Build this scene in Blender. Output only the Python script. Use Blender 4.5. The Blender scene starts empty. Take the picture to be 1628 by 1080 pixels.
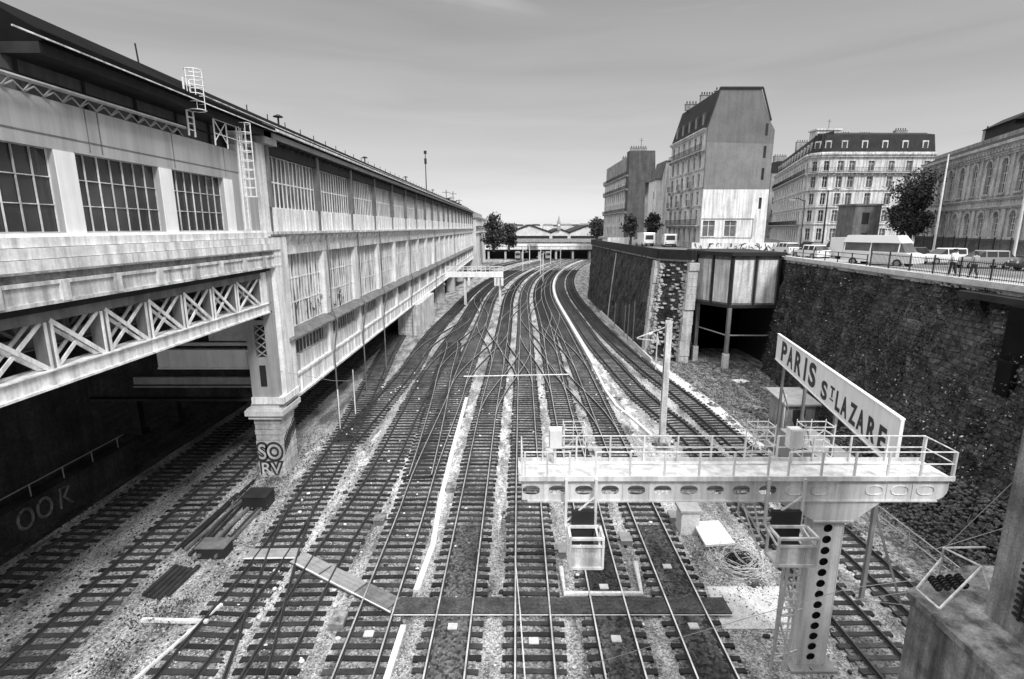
import bpy, bmesh, math, random
from mathutils import Vector, Matrix
import numpy as np
R = math.radians
rnd = random.Random(7)
scene = bpy.context.scene
COL = scene.collection

# ---------------- camera, sky, sun, exposure ----------------
cam_d = bpy.data.cameras.new('camera'); cam = bpy.data.objects.new('camera', cam_d); COL.objects.link(cam)
CZ = 16.6
cam.location = (0, 0, CZ)
cam.rotation_euler = (R(90) - math.atan(178/840), 0, 0)
cam_d.sensor_fit = 'HORIZONTAL'; cam_d.sensor_width = 36; cam_d.lens = 36*840/1628
cam_d.clip_start = 0.1; cam_d.clip_end = 5000
scene.camera = cam
SUN_EL, SUN_AZ = R(46), R(152)      # azimuth clockwise from +Y: behind the camera, to its right
world = bpy.data.worlds.new('World'); scene.world = world; world.use_nodes = True
wn = world.node_tree.nodes; wl = world.node_tree.links; wn.clear()
wo = wn.new('ShaderNodeOutputWorld'); bg = wn.new('ShaderNodeBackground'); wl.new(bg.outputs[0], wo.inputs[0])
sky = wn.new('ShaderNodeTexSky'); sky.sky_type = 'NISHITA'; sky.sun_disc = False
sky.sun_elevation = SUN_EL; sky.sun_rotation = SUN_AZ
bw = wn.new('ShaderNodeRGBToBW'); wl.new(sky.outputs[0], bw.inputs[0])
nm = wn.new('ShaderNodeMath'); nm.operation = 'MULTIPLY'; nm.inputs[1].default_value = 0.25; wl.new(bw.outputs[0], nm.inputs[0])
tc = wn.new('ShaderNodeTexCoord'); sp = wn.new('ShaderNodeSeparateXYZ'); wl.new(tc.outputs['Generated'], sp.inputs[0])
ramp = wn.new('ShaderNodeValToRGB'); cr = ramp.color_ramp
stops = [(0.0, .68), (0.035, .60), (0.09, .45), (0.18, .355), (0.27, .30), (0.37, .24), (0.55, .55), (0.8, .8)]
while len(cr.elements) < len(stops): cr.elements.new(0.5)
for e, (p, v) in zip(cr.elements, stops): e.position = p; e.color = (v, v, v, 1)
ZENITH = 2.2   # an overcast sky is brightest overhead
mp = wn.new('ShaderNodeMapping'); mp.inputs['Scale'].default_value = (1.5, 1.1, 13.0); mp.inputs['Rotation'].default_value = (0, R(7), 0)
wl.new(tc.outputs['Generated'], mp.inputs[0])
nz = wn.new('ShaderNodeTexNoise'); nz.inputs['Scale'].default_value = 1.7; nz.inputs['Detail'].default_value = 3.5; nz.inputs['Distortion'].default_value = .4
wl.new(mp.outputs[0], nz.inputs['Vector'])
wobble = wn.new('ShaderNodeMapRange'); wobble.inputs['From Min'].default_value = .3; wobble.inputs['From Max'].default_value = .7
wobble.inputs['To Min'].default_value = -.05; wobble.inputs['To Max'].default_value = .05; wl.new(nz.outputs[0], wobble.inputs[0])
zadd = wn.new('ShaderNodeMath'); zadd.operation = 'ADD'; wl.new(sp.outputs[2], zadd.inputs[0]); wl.new(wobble.outputs[0], zadd.inputs[1])
wl.new(zadd.outputs[0], ramp.inputs[0])
mr = wn.new('ShaderNodeMapRange'); mr.inputs['From Min'].default_value = .3; mr.inputs['From Max'].default_value = .7
mr.inputs['To Min'].default_value = .80; mr.inputs['To Max'].default_value = 1.16; wl.new(nz.outputs[0], mr.inputs[0])
mul = wn.new('ShaderNodeMath'); mul.operation = 'MULTIPLY'; wl.new(ramp.outputs[0], mul.inputs[0]); wl.new(mr.outputs[0], mul.inputs[1])
scl = wn.new('ShaderNodeMath'); scl.operation = 'MULTIPLY'; scl.inputs[1].default_value = 9.6; wl.new(mul.outputs[0], scl.inputs[0])
add = wn.new('ShaderNodeMath'); add.operation = 'ADD'; wl.new(scl.outputs[0], add.inputs[0]); wl.new(nm.outputs[0], add.inputs[1])
zr = wn.new('ShaderNodeMapRange'); zr.interpolation_type = 'SMOOTHSTEP'; zr.inputs['From Min'].default_value = .42; zr.inputs['From Max'].default_value = .85
zr.inputs['To Min'].default_value = 1; zr.inputs['To Max'].default_value = ZENITH; wl.new(sp.outputs[2], zr.inputs[0])
zm = wn.new('ShaderNodeMath'); zm.operation = 'MULTIPLY'; wl.new(add.outputs[0], zm.inputs[0]); wl.new(zr.outputs[0], zm.inputs[1])
wl.new(zm.outputs[0], bg.inputs['Color']); bg.inputs['Strength'].default_value = 0.1
sun_d = bpy.data.lights.new('sun', 'SUN'); sun = bpy.data.objects.new('sun', sun_d); COL.objects.link(sun)
sun_d.energy = 2.5; sun_d.angle = R(11); sun_d.color = (1, 1, 1)
sd = Vector((math.sin(SUN_AZ)*math.cos(SUN_EL), math.cos(SUN_AZ)*math.cos(SUN_EL), math.sin(SUN_EL)))
sun.rotation_euler = sd.to_track_quat('Z', 'Y').to_euler()
scene.view_settings.view_transform = 'Standard'; scene.view_settings.look = 'None'
scene.view_settings.exposure = 0.3; scene.view_settings.gamma = 1

# ---------------- materials (the place is seen in black and white: every colour is a grey) ----------------
def mat(name, v, rough=.8, var=.25, scale=1.0, streak=0.0, fine=0.0, metal=0.0, bump=0.0, bscale=20, lo=None, spec=.3, island=0.0):
    m = bpy.data.materials.new(name); m.use_nodes = True
    n = m.node_tree.nodes; l = m.node_tree.links
    b = n['Principled BSDF']; b.inputs['Roughness'].default_value = rough; b.inputs['Metallic'].default_value = metal
    b.inputs['Specular IOR Level'].default_value = spec
    g = n.new('ShaderNodeNewGeometry')
    def noise(sc, det, vec, rg=.6):
        t = n.new('ShaderNodeTexNoise'); t.inputs['Scale'].default_value = sc; t.inputs['Detail'].default_value = det
        t.inputs['Roughness'].default_value = rg; l.new(vec, t.inputs['Vector']); return t.outputs[0]
    def remap(x, a, b_, c=.3, d=.7):
        t = n.new('ShaderNodeMapRange'); t.inputs['From Min'].default_value = c; t.inputs['From Max'].default_value = d
        t.inputs['To Min'].default_value = a; t.inputs['To Max'].default_value = b_; l.new(x, t.inputs[0]); return t.outputs[0]
    def mult(x, y):
        t = n.new('ShaderNodeMath'); t.operation = 'MULTIPLY'; l.new(x, t.inputs[0]); l.new(y, t.inputs[1]); return t.outputs[0]
    c = remap(noise(scale, 6, g.outputs['Position']), v*(1-var), v*(1+var))
    if streak:
        mpp = n.new('ShaderNodeMapping'); mpp.inputs['Scale'].default_value = (1, 1, .07); l.new(g.outputs['Position'], mpp.inputs[0])
        c = mult(c, remap(noise(2.6, 5, mpp.outputs[0]), 1-streak, 1.05, .35, .6))
    if fine:
        c = mult(c, remap(noise(bscale, 3, g.outputs['Position']), 1-fine, 1+fine))
    if island:
        c = mult(c, remap(g.outputs['Random Per Island'], 1-island, 1+island, 0, 1))
    l.new(c, b.inputs['Base Color'])
    if bump:
        bp = n.new('ShaderNodeBump'); bp.inputs['Strength'].default_value = bump; bp.inputs['Distance'].default_value = .05
        l.new(noise(bscale, 4, g.outputs['Position']), bp.inputs['Height']); l.new(bp.outputs[0], b.inputs['Normal'])
    return m
M = {}
M['white'] = mat('white_paint', .80, .6, .14, .9, streak=.38, fine=.12, bscale=7)
M['whiteclean'] = mat('clean_white_paint', .84, .5, .05, 1.2, streak=.10)
M['enamel'] = mat('white_enamel', .90, .35, .04, 1.2, streak=.06)
M['offwhite'] = mat('stained_pale_paint', .68, .7, .22, .6, streak=.5, fine=.16, bscale=7)
M['stone'] = mat('pale_stone', .50, .85, .25, .5, streak=.3, fine=.2, bscale=6, bump=.3)
M['stonedark'] = mat('sooty_stone', .30, .9, .35, .6, streak=.35, fine=.3, bscale=8, bump=.4)
M['ochre'] = mat('weathered_facade_stone', .48, .85, .3, .5, streak=.45, fine=.3, bscale=5)
M['grey'] = mat('grey_paint', .32, .6, .15, .6, streak=.2)
M['panel'] = mat('grey_panel', .40, .5, .08, .35, streak=.2)
M['midgrey'] = mat('dull_grey_metal', .17, .6, .3, 1, streak=.3)
M['concrete'] = mat('weathered_concrete', .25, .9, .5, 1.1, streak=.7, fine=.25, bscale=18, bump=.4)
M['palecon'] = mat('pale_concrete', .55, .9, .2, 1.5, fine=.25, bscale=16, bump=.3)
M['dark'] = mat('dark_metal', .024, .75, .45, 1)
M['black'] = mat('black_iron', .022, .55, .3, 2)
M['zinc'] = mat('zinc_roof', .10, .55, .3, .5, streak=.3)
M['roofblack'] = mat('tarred_roof', .012, 1, .3, .5, spec=.02)
M['scrub'] = gravel_later = mat('dark_stony_rubble', .10, .9, .5, 1.5, fine=.5, bscale=7)
M['slate'] = mat('slate_roof', .025, .8, .3, .8, streak=.3)
M['glass'] = mat('dark_window_glass', .035, .12, .5, .4, spec=.6)
M['glassmid'] = mat('grey_window_glass', .11, .2, .5, .8, spec=.5)
M['brick'] = mat('dark_brick', .10, .9, .25, .6, streak=.3, fine=.5, bscale=10)
M['sleeper'] = mat('oily_sleeper_wood', .028, .85, .5, 1.1, fine=.3, bscale=14)
def per_object(m, lo, hi):
    n = m.node_tree.nodes; l = m.node_tree.links; b = n['Principled BSDF']; src = b.inputs['Base Color'].links[0].from_socket
    oi = n.new('ShaderNodeObjectInfo'); r_ = n.new('ShaderNodeMapRange'); r_.inputs['To Min'].default_value = lo; r_.inputs['To Max'].default_value = hi; l.new(oi.outputs['Random'], r_.inputs[0])
    k = n.new('ShaderNodeMath'); k.operation = 'MULTIPLY'; l.new(src, k.inputs[0]); l.new(r_.outputs[0], k.inputs[1]); l.new(k.outputs[0], b.inputs['Base Color'])
per_object(M['sleeper'], .45, 1.7)
M['rust'] = mat('rusty_rail_steel', .035, .7, .4, 2)
M['polish'] = mat('polished_rail_head', .62, .38, .35, 1.2, metal=.85)
M['dullhead'] = mat('dull_rail_head', .07, .45, .3, 2, metal=.4)
M['asphalt'] = mat('asphalt', .17, .9, .25, .3, fine=.3, bscale=25)
M['pavement'] = mat('pavement', .33, .9, .2, .4, fine=.2, bscale=20)
M['leaf'] = mat('foliage', .05, .7, .4, .8, island=.7)
M['ivy'] = mat('ivy_leaf', .042, .6, .6, .4, island=.85)
M['ivylight'] = mat('pale_ivy_leaf', .42, .6, .5, .8, island=.6)
M['bark'] = mat('bark', .06, .9, .4, 6, bump=.4)
M['weed'] = mat('dry_weeds', .16, .9, .4, 1.5, island=.7)
M['skin'] = mat('skin', .38, .6, .05, 4)
M['hair'] = mat('dark_hair', .03, .6, .2, 8)
M['shirt'] = mat('white_shirt', .82, .8, .08, 4)
M['cloth'] = mat('dark_cloth', .035, .9, .3, 4)
M['carwhite'] = mat('white_car_paint', .78, .25, .03, 1, spec=.6)
M['cardark'] = mat('dark_car_paint', .04, .2, .1, 1, spec=.6)
M['cargrey'] = mat('grey_car_paint', .3, .25, .05, 1, spec=.6)
M['tyre'] = mat('tyre', .02, .8, .2, 4)
M['ink'] = mat('dark_paint', .035, .6, .2, 3)
M['stainwhite'] = mat('worn_white_marking', .7, .8, .25, 3, fine=.3, bscale=20)
M['far'] = mat('distant_pale_wall', .6, .9, .2, .06, fine=.2, bscale=.3)

def gravel(name, base, patchlo, grain, cell=9.0, dscale=.25, thr=(.4, .62)):
    """ballast: every stone its own grey, over big stained patches"""
    m = bpy.data.materials.new(name); m.use_nodes = True
    n = m.node_tree.nodes; l = m.node_tree.links; b = n['Principled BSDF']; b.inputs['Roughness'].default_value = .95
    b.inputs['Specular IOR Level'].default_value = .15
    g = n.new('ShaderNodeNewGeometry')
    v = n.new('ShaderNodeTexVoronoi'); v.inputs['Scale'].default_value = cell; l.new(g.outputs['Position'], v.inputs['Vector'])
    s = n.new('ShaderNodeSeparateColor'); l.new(v.outputs['Color'], s.inputs[0])
    a = n.new('ShaderNodeMapRange'); a.inputs['To Min'].default_value = 1-grain; a.inputs['To Max'].default_value = 1+grain; l.new(s.outputs[0], a.inputs[0])
    t = n.new('ShaderNodeTexNoise'); t.inputs['Scale'].default_value = dscale; t.inputs['Detail'].default_value = 7; t.inputs['Roughness'].default_value = .65
    mp2 = n.new('ShaderNodeMapping'); mp2.inputs['Scale'].default_value = (2.2, .6, 1); l.new(g.outputs['Position'], mp2.inputs[0]); l.new(mp2.outputs[0], t.inputs['Vector'])
    p = n.new('ShaderNodeMapRange'); p.inputs['From Min'].default_value = thr[0]; p.inputs['From Max'].default_value = thr[1]
    p.inputs['To Min'].default_value = patchlo; p.inputs['To Max'].default_value = base; l.new(t.outputs[0], p.inputs[0])
    k = n.new('ShaderNodeMath'); k.operation = 'MULTIPLY'; l.new(a.outputs[0], k.inputs[0]); l.new(p.outputs[0], k.inputs[1])
    l.new(k.outputs[0], b.inputs['Base Color'])
    bp = n.new('ShaderNodeBump'); bp.inputs['Strength'].default_value = .8; bp.inputs['Distance'].default_value = .06
    l.new(v.outputs['Distance'], bp.inputs['Height']); l.new(bp.outputs[0], b.inputs['Normal'])
    return m
def spotted(name, v, spot, th):
    m = mat(name, v, .6, .08, 1.2, streak=.35, fine=.06, bscale=9)
    n = m.node_tree.nodes; l = m.node_tree.links; b = n['Principled BSDF']; src = b.inputs['Base Color'].links[0].from_socket
    g = n.new('ShaderNodeNewGeometry'); t = n.new('ShaderNodeTexNoise'); t.inputs['Scale'].default_value = 4.5; t.inputs['Detail'].default_value = 9; t.inputs['Roughness'].default_value = .8; l.new(g.outputs['Position'], t.inputs['Vector'])
    r_ = n.new('ShaderNodeMapRange'); r_.inputs['From Min'].default_value = th; r_.inputs['From Max'].default_value = th+.07; l.new(t.outputs[0], r_.inputs[0])
    mx = n.new('ShaderNodeMix'); mx.data_type = 'FLOAT'; l.new(r_.outputs[0], mx.inputs[0]); l.new(src, mx.inputs[2]); mx.inputs[3].default_value = spot; l.new(mx.outputs[0], b.inputs['Base Color'])
    return m
M['gantry'] = spotted('chipped_white_gantry_paint', .64, .24, .64)
M['ballast'] = gravel('ballast', .44, .12, .6, 14, .35, (.38, .60))
M['shadewall'] = mat('shade_black_masonry', .035, .95, .5, .5, streak=.4, fine=.4, bscale=6, bump=.4)  # near-black colour puts the shade under the deck into the masonry
M['bed'] = gravel('oily_ballast', .28, .07, .65, 12, thr=(.36, .6))
M['beddark'] = gravel('dark_oily_ballast', .12, .035, .7)
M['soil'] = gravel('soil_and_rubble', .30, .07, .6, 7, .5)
def wallmat():
    m = mat('dark_ivy_covered_masonry', .058, .95, .5, .35, streak=.4, fine=.6, bscale=5, bump=.6)
    n = m.node_tree.nodes; l = m.node_tree.links; b = n['Principled BSDF']
    src = b.inputs['Base Color'].links[0].from_socket
    g = n.new('ShaderNodeNewGeometry'); v = n.new('ShaderNodeTexNoise'); v.inputs['Scale'].default_value = 3.2; v.inputs['Detail'].default_value = 8
    v.inputs['Roughness'].default_value = .75; l.new(g.outputs['Position'], v.inputs['Vector'])
    p = n.new('ShaderNodeMapRange'); p.inputs['From Min'].default_value = .60; p.inputs['From Max'].default_value = .74
    p.inputs['To Min'].default_value = 0; p.inputs['To Max'].default_value = .16; l.new(v.outputs[0], p.inputs[0])
    k = n.new('ShaderNodeMath'); k.operation = 'ADD'; l.new(src, k.inputs[0]); l.new(p.outputs[0], k.inputs[1])
    sx = n.new('ShaderNodeSeparateXYZ'); l.new(g.outputs['Position'], sx.inputs[0]); cx = n.new('ShaderNodeCombineXYZ'); l.new(sx.outputs[1], cx.inputs[0]); l.new(sx.outputs[2], cx.inputs[1])
    br_ = n.new('ShaderNodeTexBrick'); br_.inputs['Scale'].default_value = 1.0; br_.inputs['Brick Width'].default_value = .62; br_.inputs['Row Height'].default_value = .34; br_.inputs['Mortar Size'].default_value = .03
    br_.inputs['Color1'].default_value = (.7,.7,.7,1); br_.inputs['Color2'].default_value = (1.5,1.5,1.5,1); br_.inputs['Mortar'].default_value = (.4,.4,.4,1); l.new(cx.outputs[0], br_.inputs['Vector'])
    bb_ = n.new('ShaderNodeRGBToBW'); l.new(br_.outputs['Color'], bb_.inputs[0])
    k2 = n.new('ShaderNodeMath'); k2.operation = 'MULTIPLY'; l.new(k.outputs[0], k2.inputs[0]); l.new(bb_.outputs[0], k2.inputs[1]); l.new(k2.outputs[0], b.inputs['Base Color'])
    return m
M['wall'] = wallmat()
def milk(name='whitewashed_glazing', lo=.05, hi=.6, a=.40, c=.55):
    """old glazing: panes from black to whitewashed, changing along the wall"""
    m = bpy.data.materials.new(name); m.use_nodes = True
    n = m.node_tree.nodes; l = m.node_tree.links; b = n['Principled BSDF']; b.inputs['Roughness'].default_value = .35
    g = n.new('ShaderNodeNewGeometry'); mp2 = n.new('ShaderNodeMapping'); mp2.inputs['Scale'].default_value = (1, 1, .22); l.new(g.outputs['Position'], mp2.inputs[0])
    t = n.new('ShaderNodeTexNoise'); t.inputs['Scale'].default_value = 1.9; t.inputs['Detail'].default_value = 4; l.new(mp2.outputs[0], t.inputs['Vector'])
    p = n.new('ShaderNodeMapRange'); p.inputs['From Min'].default_value = a; p.inputs['From Max'].default_value = c
    p.inputs['To Min'].default_value = lo; p.inputs['To Max'].default_value = hi; l.new(t.outputs[0], p.inputs[0]); l.new(p.outputs[0], b.inputs['Base Color'])
    return m
M['milk'] = milk()
M['milkdark'] = milk('half_whitewashed_glazing', .02, .24, .44, .64)

# ---------------- builders ----------------
ORG = {}
KIDS = {}
class MB:
    """collects shapes in world coordinates and links them as ONE mesh object"""
    def __init__(s): s.v = []; s.f = []; s.mi = []; s.cur = 0
    def poly(s, pts):
        k = len(s.v); s.v += [tuple(p) for p in pts]; s.f.append(tuple(range(k, k+len(pts)))); s.mi.append(s.cur)
    def hexa(s, c):
        k = len(s.v); s.v += [tuple(p) for p in c]
        for q in ((0,3,2,1), (4,5,6,7), (0,1,5,4), (1,2,6,5), (2,3,7,6), (3,0,4,7)):
            s.f.append(tuple(k+i for i in q)); s.mi.append(s.cur)
    def box(s, x0, x1, y0, y1, z0, z1):
        s.hexa([(x0,y0,z0),(x1,y0,z0),(x1,y1,z0),(x0,y1,z0),(x0,y0,z1),(x1,y0,z1),(x1,y1,z1),(x0,y1,z1)])
    def fbox(s, F, u0, u1, d0, d1, z0, z1):
        s.hexa([F(u0,d0,z0),F(u1,d0,z0),F(u1,d1,z0),F(u0,d1,z0),F(u0,d0,z1),F(u1,d0,z1),F(u1,d1,z1),F(u0,d1,z1)])
    def bar(s, a, b, w, h=None):
        a = Vector(a); b = Vector(b); h = h or w; d = (b-a)
        if d.length < 1e-6: return
        d.normalize(); up = Vector((0,0,1)) if abs(d.z) < .95 else Vector((0,1,0))
        x = d.cross(up).normalized()*w/2; y = x.cross(d).normalized()*h/2
        s.hexa([a-x-y, a+x-y, a+x+y, a-x+y, b-x-y, b+x-y, b+x+y, b-x+y])
    def tube(s, pts, r, n=6):
        if not isinstance(r, (list, tuple)): r = [r]*len(pts)
        pts = [Vector(p) for p in pts]; k0 = len(s.v)
        for i, p in enumerate(pts):
            d = (pts[min(i+1, len(pts)-1)] - pts[max(i-1, 0)]).normalized()
            up = Vector((0,0,1)) if abs(d.z) < .9 else Vector((0,1,0))
            x = d.cross(up).normalized(); y = x.cross(d)
            for j in range(n):
                a = 2*math.pi*j/n; q = p + (x*math.cos(a)+y*math.sin(a))*r[i]; s.v.append(tuple(q))
        for i in range(len(pts)-1):
            for j in range(n):
                a = k0+i*n+j; b = k0+i*n+(j+1) % n; s.f.append((a, b, b+n, a+n)); s.mi.append(s.cur)
        s.f.append(tuple(k0+j for j in range(n))); s.mi.append(s.cur)
        s.f.append(tuple(k0+(len(pts)-1)*n+j for j in reversed(range(n)))); s.mi.append(s.cur)
    def prism(s, pts, off):
        """closed polygon pts extruded by the vector off"""
        off = Vector(off); a = [Vector(p) for p in pts]; b = [p+off for p in a]; n = len(a)
        s.poly(a[::-1]); s.poly(b)
        for i in range(n): s.poly([a[i], a[(i+1) % n], b[(i+1) % n], b[i]])
    def build(s, name, mats, parent=None, origin=None, smooth=False):
        if origin is None: origin = ORG[parent.name] if parent is not None else Vector((0,0,0))
        origin = Vector(origin)
        me = bpy.data.meshes.new(name)
        me.from_pydata([(p[0]-origin.x, p[1]-origin.y, p[2]-origin.z) for p in s.v], [], s.f)
        for m in (mats if isinstance(mats, list) else [mats]): me.materials.append(M[m] if isinstance(m, str) else m)
        if isinstance(mats, list): me.polygons.foreach_set('material_index', s.mi)
        bm = bmesh.new(); bm.from_mesh(me); bmesh.ops.recalc_face_normals(bm, faces=bm.faces); bm.to_mesh(me); bm.free()
        if smooth: me.polygons.foreach_set('use_smooth', [True]*len(me.polygons))
        o = bpy.data.objects.new(name, me); COL.objects.link(o)
        if parent is not None: o.parent = parent; KIDS.setdefault(parent.name, []).append(o)
        else: o.location = origin
        ORG[o.name] = origin
        return o
def tag(o, label=None, cat=None, group=None, kind=None):
    if label: o['label'] = label
    if cat: o['category'] = cat
    if group: o['group'] = group
    if kind: o['kind'] = kind
    return o
def thing(name, loc, label, cat, group=None):
    o = bpy.data.objects.new(name, None); COL.objects.link(o); o.location = loc; o.empty_display_size = .3
    ORG[o.name] = Vector(loc); return tag(o, label, cat, group)
def struct(name, mb, m, label=None):
    o = mb.build(name, m); tag(o, label or name.replace('_', ' '), name.split('_')[0], kind='structure'); return o
def children(o): return [c for c in bpy.data.objects if c.parent == o]
def copy_tree(o, parent=None, kids=None):
    c = o.copy(); COL.objects.link(c); c.parent = parent
    ORG[c.name] = ORG[o.name].copy()
    if parent is not None: KIDS.setdefault(parent.name, []).append(c)
    for ch in list(KIDS.get(o.name, [])): copy_tree(ch, c)
    return c
def place(o, loc, rz=0, label=None, parent=None):
    c = copy_tree(o, parent); c.location = loc; c.rotation_euler = (0, 0, rz)
    if label: c['label'] = label
    return c
def partcopy(o, parent, off):
    """copy of a part (with its sub-parts), shifted by off, under the same or another thing"""
    c = copy_tree(o, parent); c.location = Vector(o.location) + Vector(off); return c
def frame(p0, p1, flip=False):
    p0 = Vector((p0[0], p0[1], 0)); u = Vector((p1[0], p1[1], 0)) - p0; L = u.length; u.normalize()
    n = Vector((u.y, -u.x, 0))
    if flip: n = -n
    return (lambda a, d, z: (p0.x+u.x*a+n.x*d, p0.y+u.y*a+n.y*d, z)), L
def openwall(mb, F, L, z0, z1, rects, d0=-.4, d1=0):
    """wall 0..L by z0..z1 with rectangular openings (u0,u1,z0,z1)"""
    us = sorted({0, L, *[r[0] for r in rects], *[r[1] for r in rects]}); zs = sorted({z0, z1, *[r[2] for r in rects], *[r[3] for r in rects]})
    for a, b in zip(zs, zs[1:]):
        if b-a < 1e-5: continue
        run = None
        for c, d in zip(us, us[1:]):
            if d-c < 1e-5: continue
            cu, cz = (c+d)/2, (a+b)/2
            hole = any(r[0] < cu < r[1] and r[2] < cz < r[3] for r in rects)
            if hole:
                if run is not None: mb.fbox(F, run, c, d0, d1, a, b); run = None
            elif run is None: run = c
        if run is not None: mb.fbox(F, run, L, d0, d1, a, b)
def text_mesh(name, txt, size, extrude, m, parent, mw, bold=0.0, xs=1.0):
    cu = bpy.data.curves.new(name, 'FONT'); cu.body = txt; cu.size = size; cu.extrude = extrude; cu.offset = bold; cu.align_x = 'LEFT'
    t = bpy.data.objects.new(name+'_tmp', cu); COL.objects.link(t)
    bpy.context.view_layer.update()
    me = bpy.data.meshes.new_from_object(t.evaluated_get(bpy.context.evaluated_depsgraph_get()))
    bpy.data.objects.remove(t)
    me.name = name; me.transform(mw @ Matrix.Diagonal((xs, 1, 1, 1)))
    me.materials.clear(); me.materials.append(M[m])
    o = bpy.data.objects.new(name, me); COL.objects.link(o); o.parent = parent; ORG[o.name] = ORG[parent.name]
    org = ORG[parent.name]; me.transform(Matrix.Translation(-org))
    return o
def leaf_cloud(name, pts, size, m, parent=None, nrm=None, seed=1, label=None, flat=0.0):
    """many separate leaf quads centred on pts"""
    r = np.random.RandomState(seed); n = len(pts); pts = np.asarray(pts, dtype=float)
    a = r.normal(size=(n, 3)); a /= np.linalg.norm(a, axis=1)[:, None]
    if nrm is not None:
        a = a*(1-flat) + np.asarray(nrm)*flat; a /= np.linalg.norm(a, axis=1)[:, None]
    t = np.cross(a, r.normal(size=(n, 3))); t /= np.linalg.norm(t, axis=1)[:, None]; b = np.cross(a, t)
    s = size*(.5+r.rand(n))[:, None]
    v = np.stack([pts-t*s, pts-b*s*.6, pts+t*s, pts+b*s*.6], 1).reshape(-1, 3)
    org = ORG[parent.name] if parent is not None else Vector((0, 0, 0))
    v -= np.array(org)
    me = bpy.data.meshes.new(name); me.vertices.add(4*n); me.vertices.foreach_set('co', v.ravel())
    me.loops.add(4*n); me.loops.foreach_set('vertex_index', np.arange(4*n, dtype=np.int32))
    me.polygons.add(n); me.polygons.foreach_set('loop_start', np.arange(0, 4*n, 4, dtype=np.int32)); me.polygons.foreach_set('loop_total', np.full(n, 4, dtype=np.int32))
    me.update(); me.validate(); me.materials.append(M[m])
    o = bpy.data.objects.new(name, me); COL.objects.link(o); o.parent = parent; ORG[o.name] = org
    return o
# ================= ground, street level =================
mb = MB(); mb.poly([(-900,-60,0),(900,-60,0),(900,3000,0),(-900,3000,0)]); struct('ground', mb, 'ballast', 'pale ballast ground of the railway cutting')
ST = 13.2
street = [(27.6,-12),(28.0,10),(29.3,29.7),(31.9,61.0),(31.9,72.4),(24.9,72.4),(24.3,68.2),(22.6,66.2),(19.7,69.6),(19.3,100),(19.4,126),(24,150),(32,200),(47,260),(64,300),(600,320),(600,-12)]
mb = MB(); mb.prism([(x, y, 0.01) for x, y in street], (0, 0, ST-.01)); struct('street', mb, 'asphalt', 'asphalt street above the cutting wall')
mb = MB(); mb.prism([(28.4,-12,ST-.05),(29.6,29.7,ST-.05),(32.3,61.2,ST-.05),(35.0,61.2,ST-.05),(32.6,29.7,ST-.05),(31.2,-12,ST-.05)], (0,0,.17))
struct('pavement', mb, 'pavement', 'pavement along the cutting wall')
mb = MB(); mb.prism([(72,62,ST-.05),(46.5,40,ST-.05),(56,84,ST-.05),(60,112,ST-.05),(90,114,ST-.05)], (0,0,.17)); 
o = mb.build('pavement', 'pavement'); tag(o, 'pavement in front of the stone buildings', 'pavement', kind='structure')
M['shadesoil'] = gravel('shade_dark_soil', .075, .03, .5, 8, .5)  # soil colour darkened to carry the shade below the depot
# soil slope on the right side of the tracks
def sheet(name, pts, z, m, label):
    mb = MB(); mb.poly([(x, y, z) for x, y in pts]); return struct(name, mb, m, label)
sheet('soil', [(19.3,17),(18.8,50),(17.4,62),(17.3,118),(19.5,126),(31,126),(31,17)], .012, 'soil', 'dark soil and rubble at the foot of the wall')
sheet('path', [(17.7,42),(18.9,34),(19.6,34),(19.7,48),(18.9,60),(17.6,66),(17.5,60)], .03, 'palecon', 'pale dusty path beside the right hand tracks')
sheet('soil', [(-60,6),(-25.6,6),(-25.6,36),(-25.4,215),(-60,215)], .012, 'shadesoil', 'dark earth under the depot')
sheet('path', [(8.9,19.3),(9.2,22.0),(12.6,22.0),(11.9,19.3)], .02, 'palecon', 'pale concrete slab beside the gantry foot')

# ================= tracks =================
def curve_off(y): return max(0, y-110)**2/1000.0
def smooth_path(pts, yend):
    pts = list(pts); (xa, ya), (xb, yb) = pts[0], pts[1]
    s0 = max(-.15, min(.15, (xb-xa)/(yb-ya))); pts.insert(0, (xa-s0*(ya-8), 8))
    if yend > pts[-1][1]:
        (xa, ya), (xb, yb) = pts[-2], pts[-1]; s = (xb-xa)/(yb-ya)*.35
        y = yb
        while y < yend-1:
            y = min(yend, y+25); xb += s*25; s *= .5; pts.append((xb, y))
    ys = [p[1] for p in pts]; xs = [p[0] for p in pts]; n = len(pts)
    m = []
    for i in range(n):
        if i == 0: m.append((xs[1]-xs[0])/(ys[1]-ys[0]))
        elif i == n-1: m.append((xs[-1]-xs[-2])/(ys[-1]-ys[-2]))
        else: m.append(.5*((xs[i+1]-xs[i])/(ys[i+1]-ys[i])+(xs[i]-xs[i-1])/(ys[i]-ys[i-1])))
    def fx(y):
        for i in range(n-1):
            if y <= ys[i+1] or i == n-2:
                h = ys[i+1]-ys[i]; t = (y-ys[i])/h
                if t > 1: t = 1
                a = (1+2*t)*(1-t)**2; b = t*(1-t)**2; c = t*t*(3-2*t); d = t*t*(t-1)
                return a*xs[i]+b*h*m[i]+c*xs[i+1]+d*h*m[i+1]+curve_off(y)
    return fx
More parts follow.
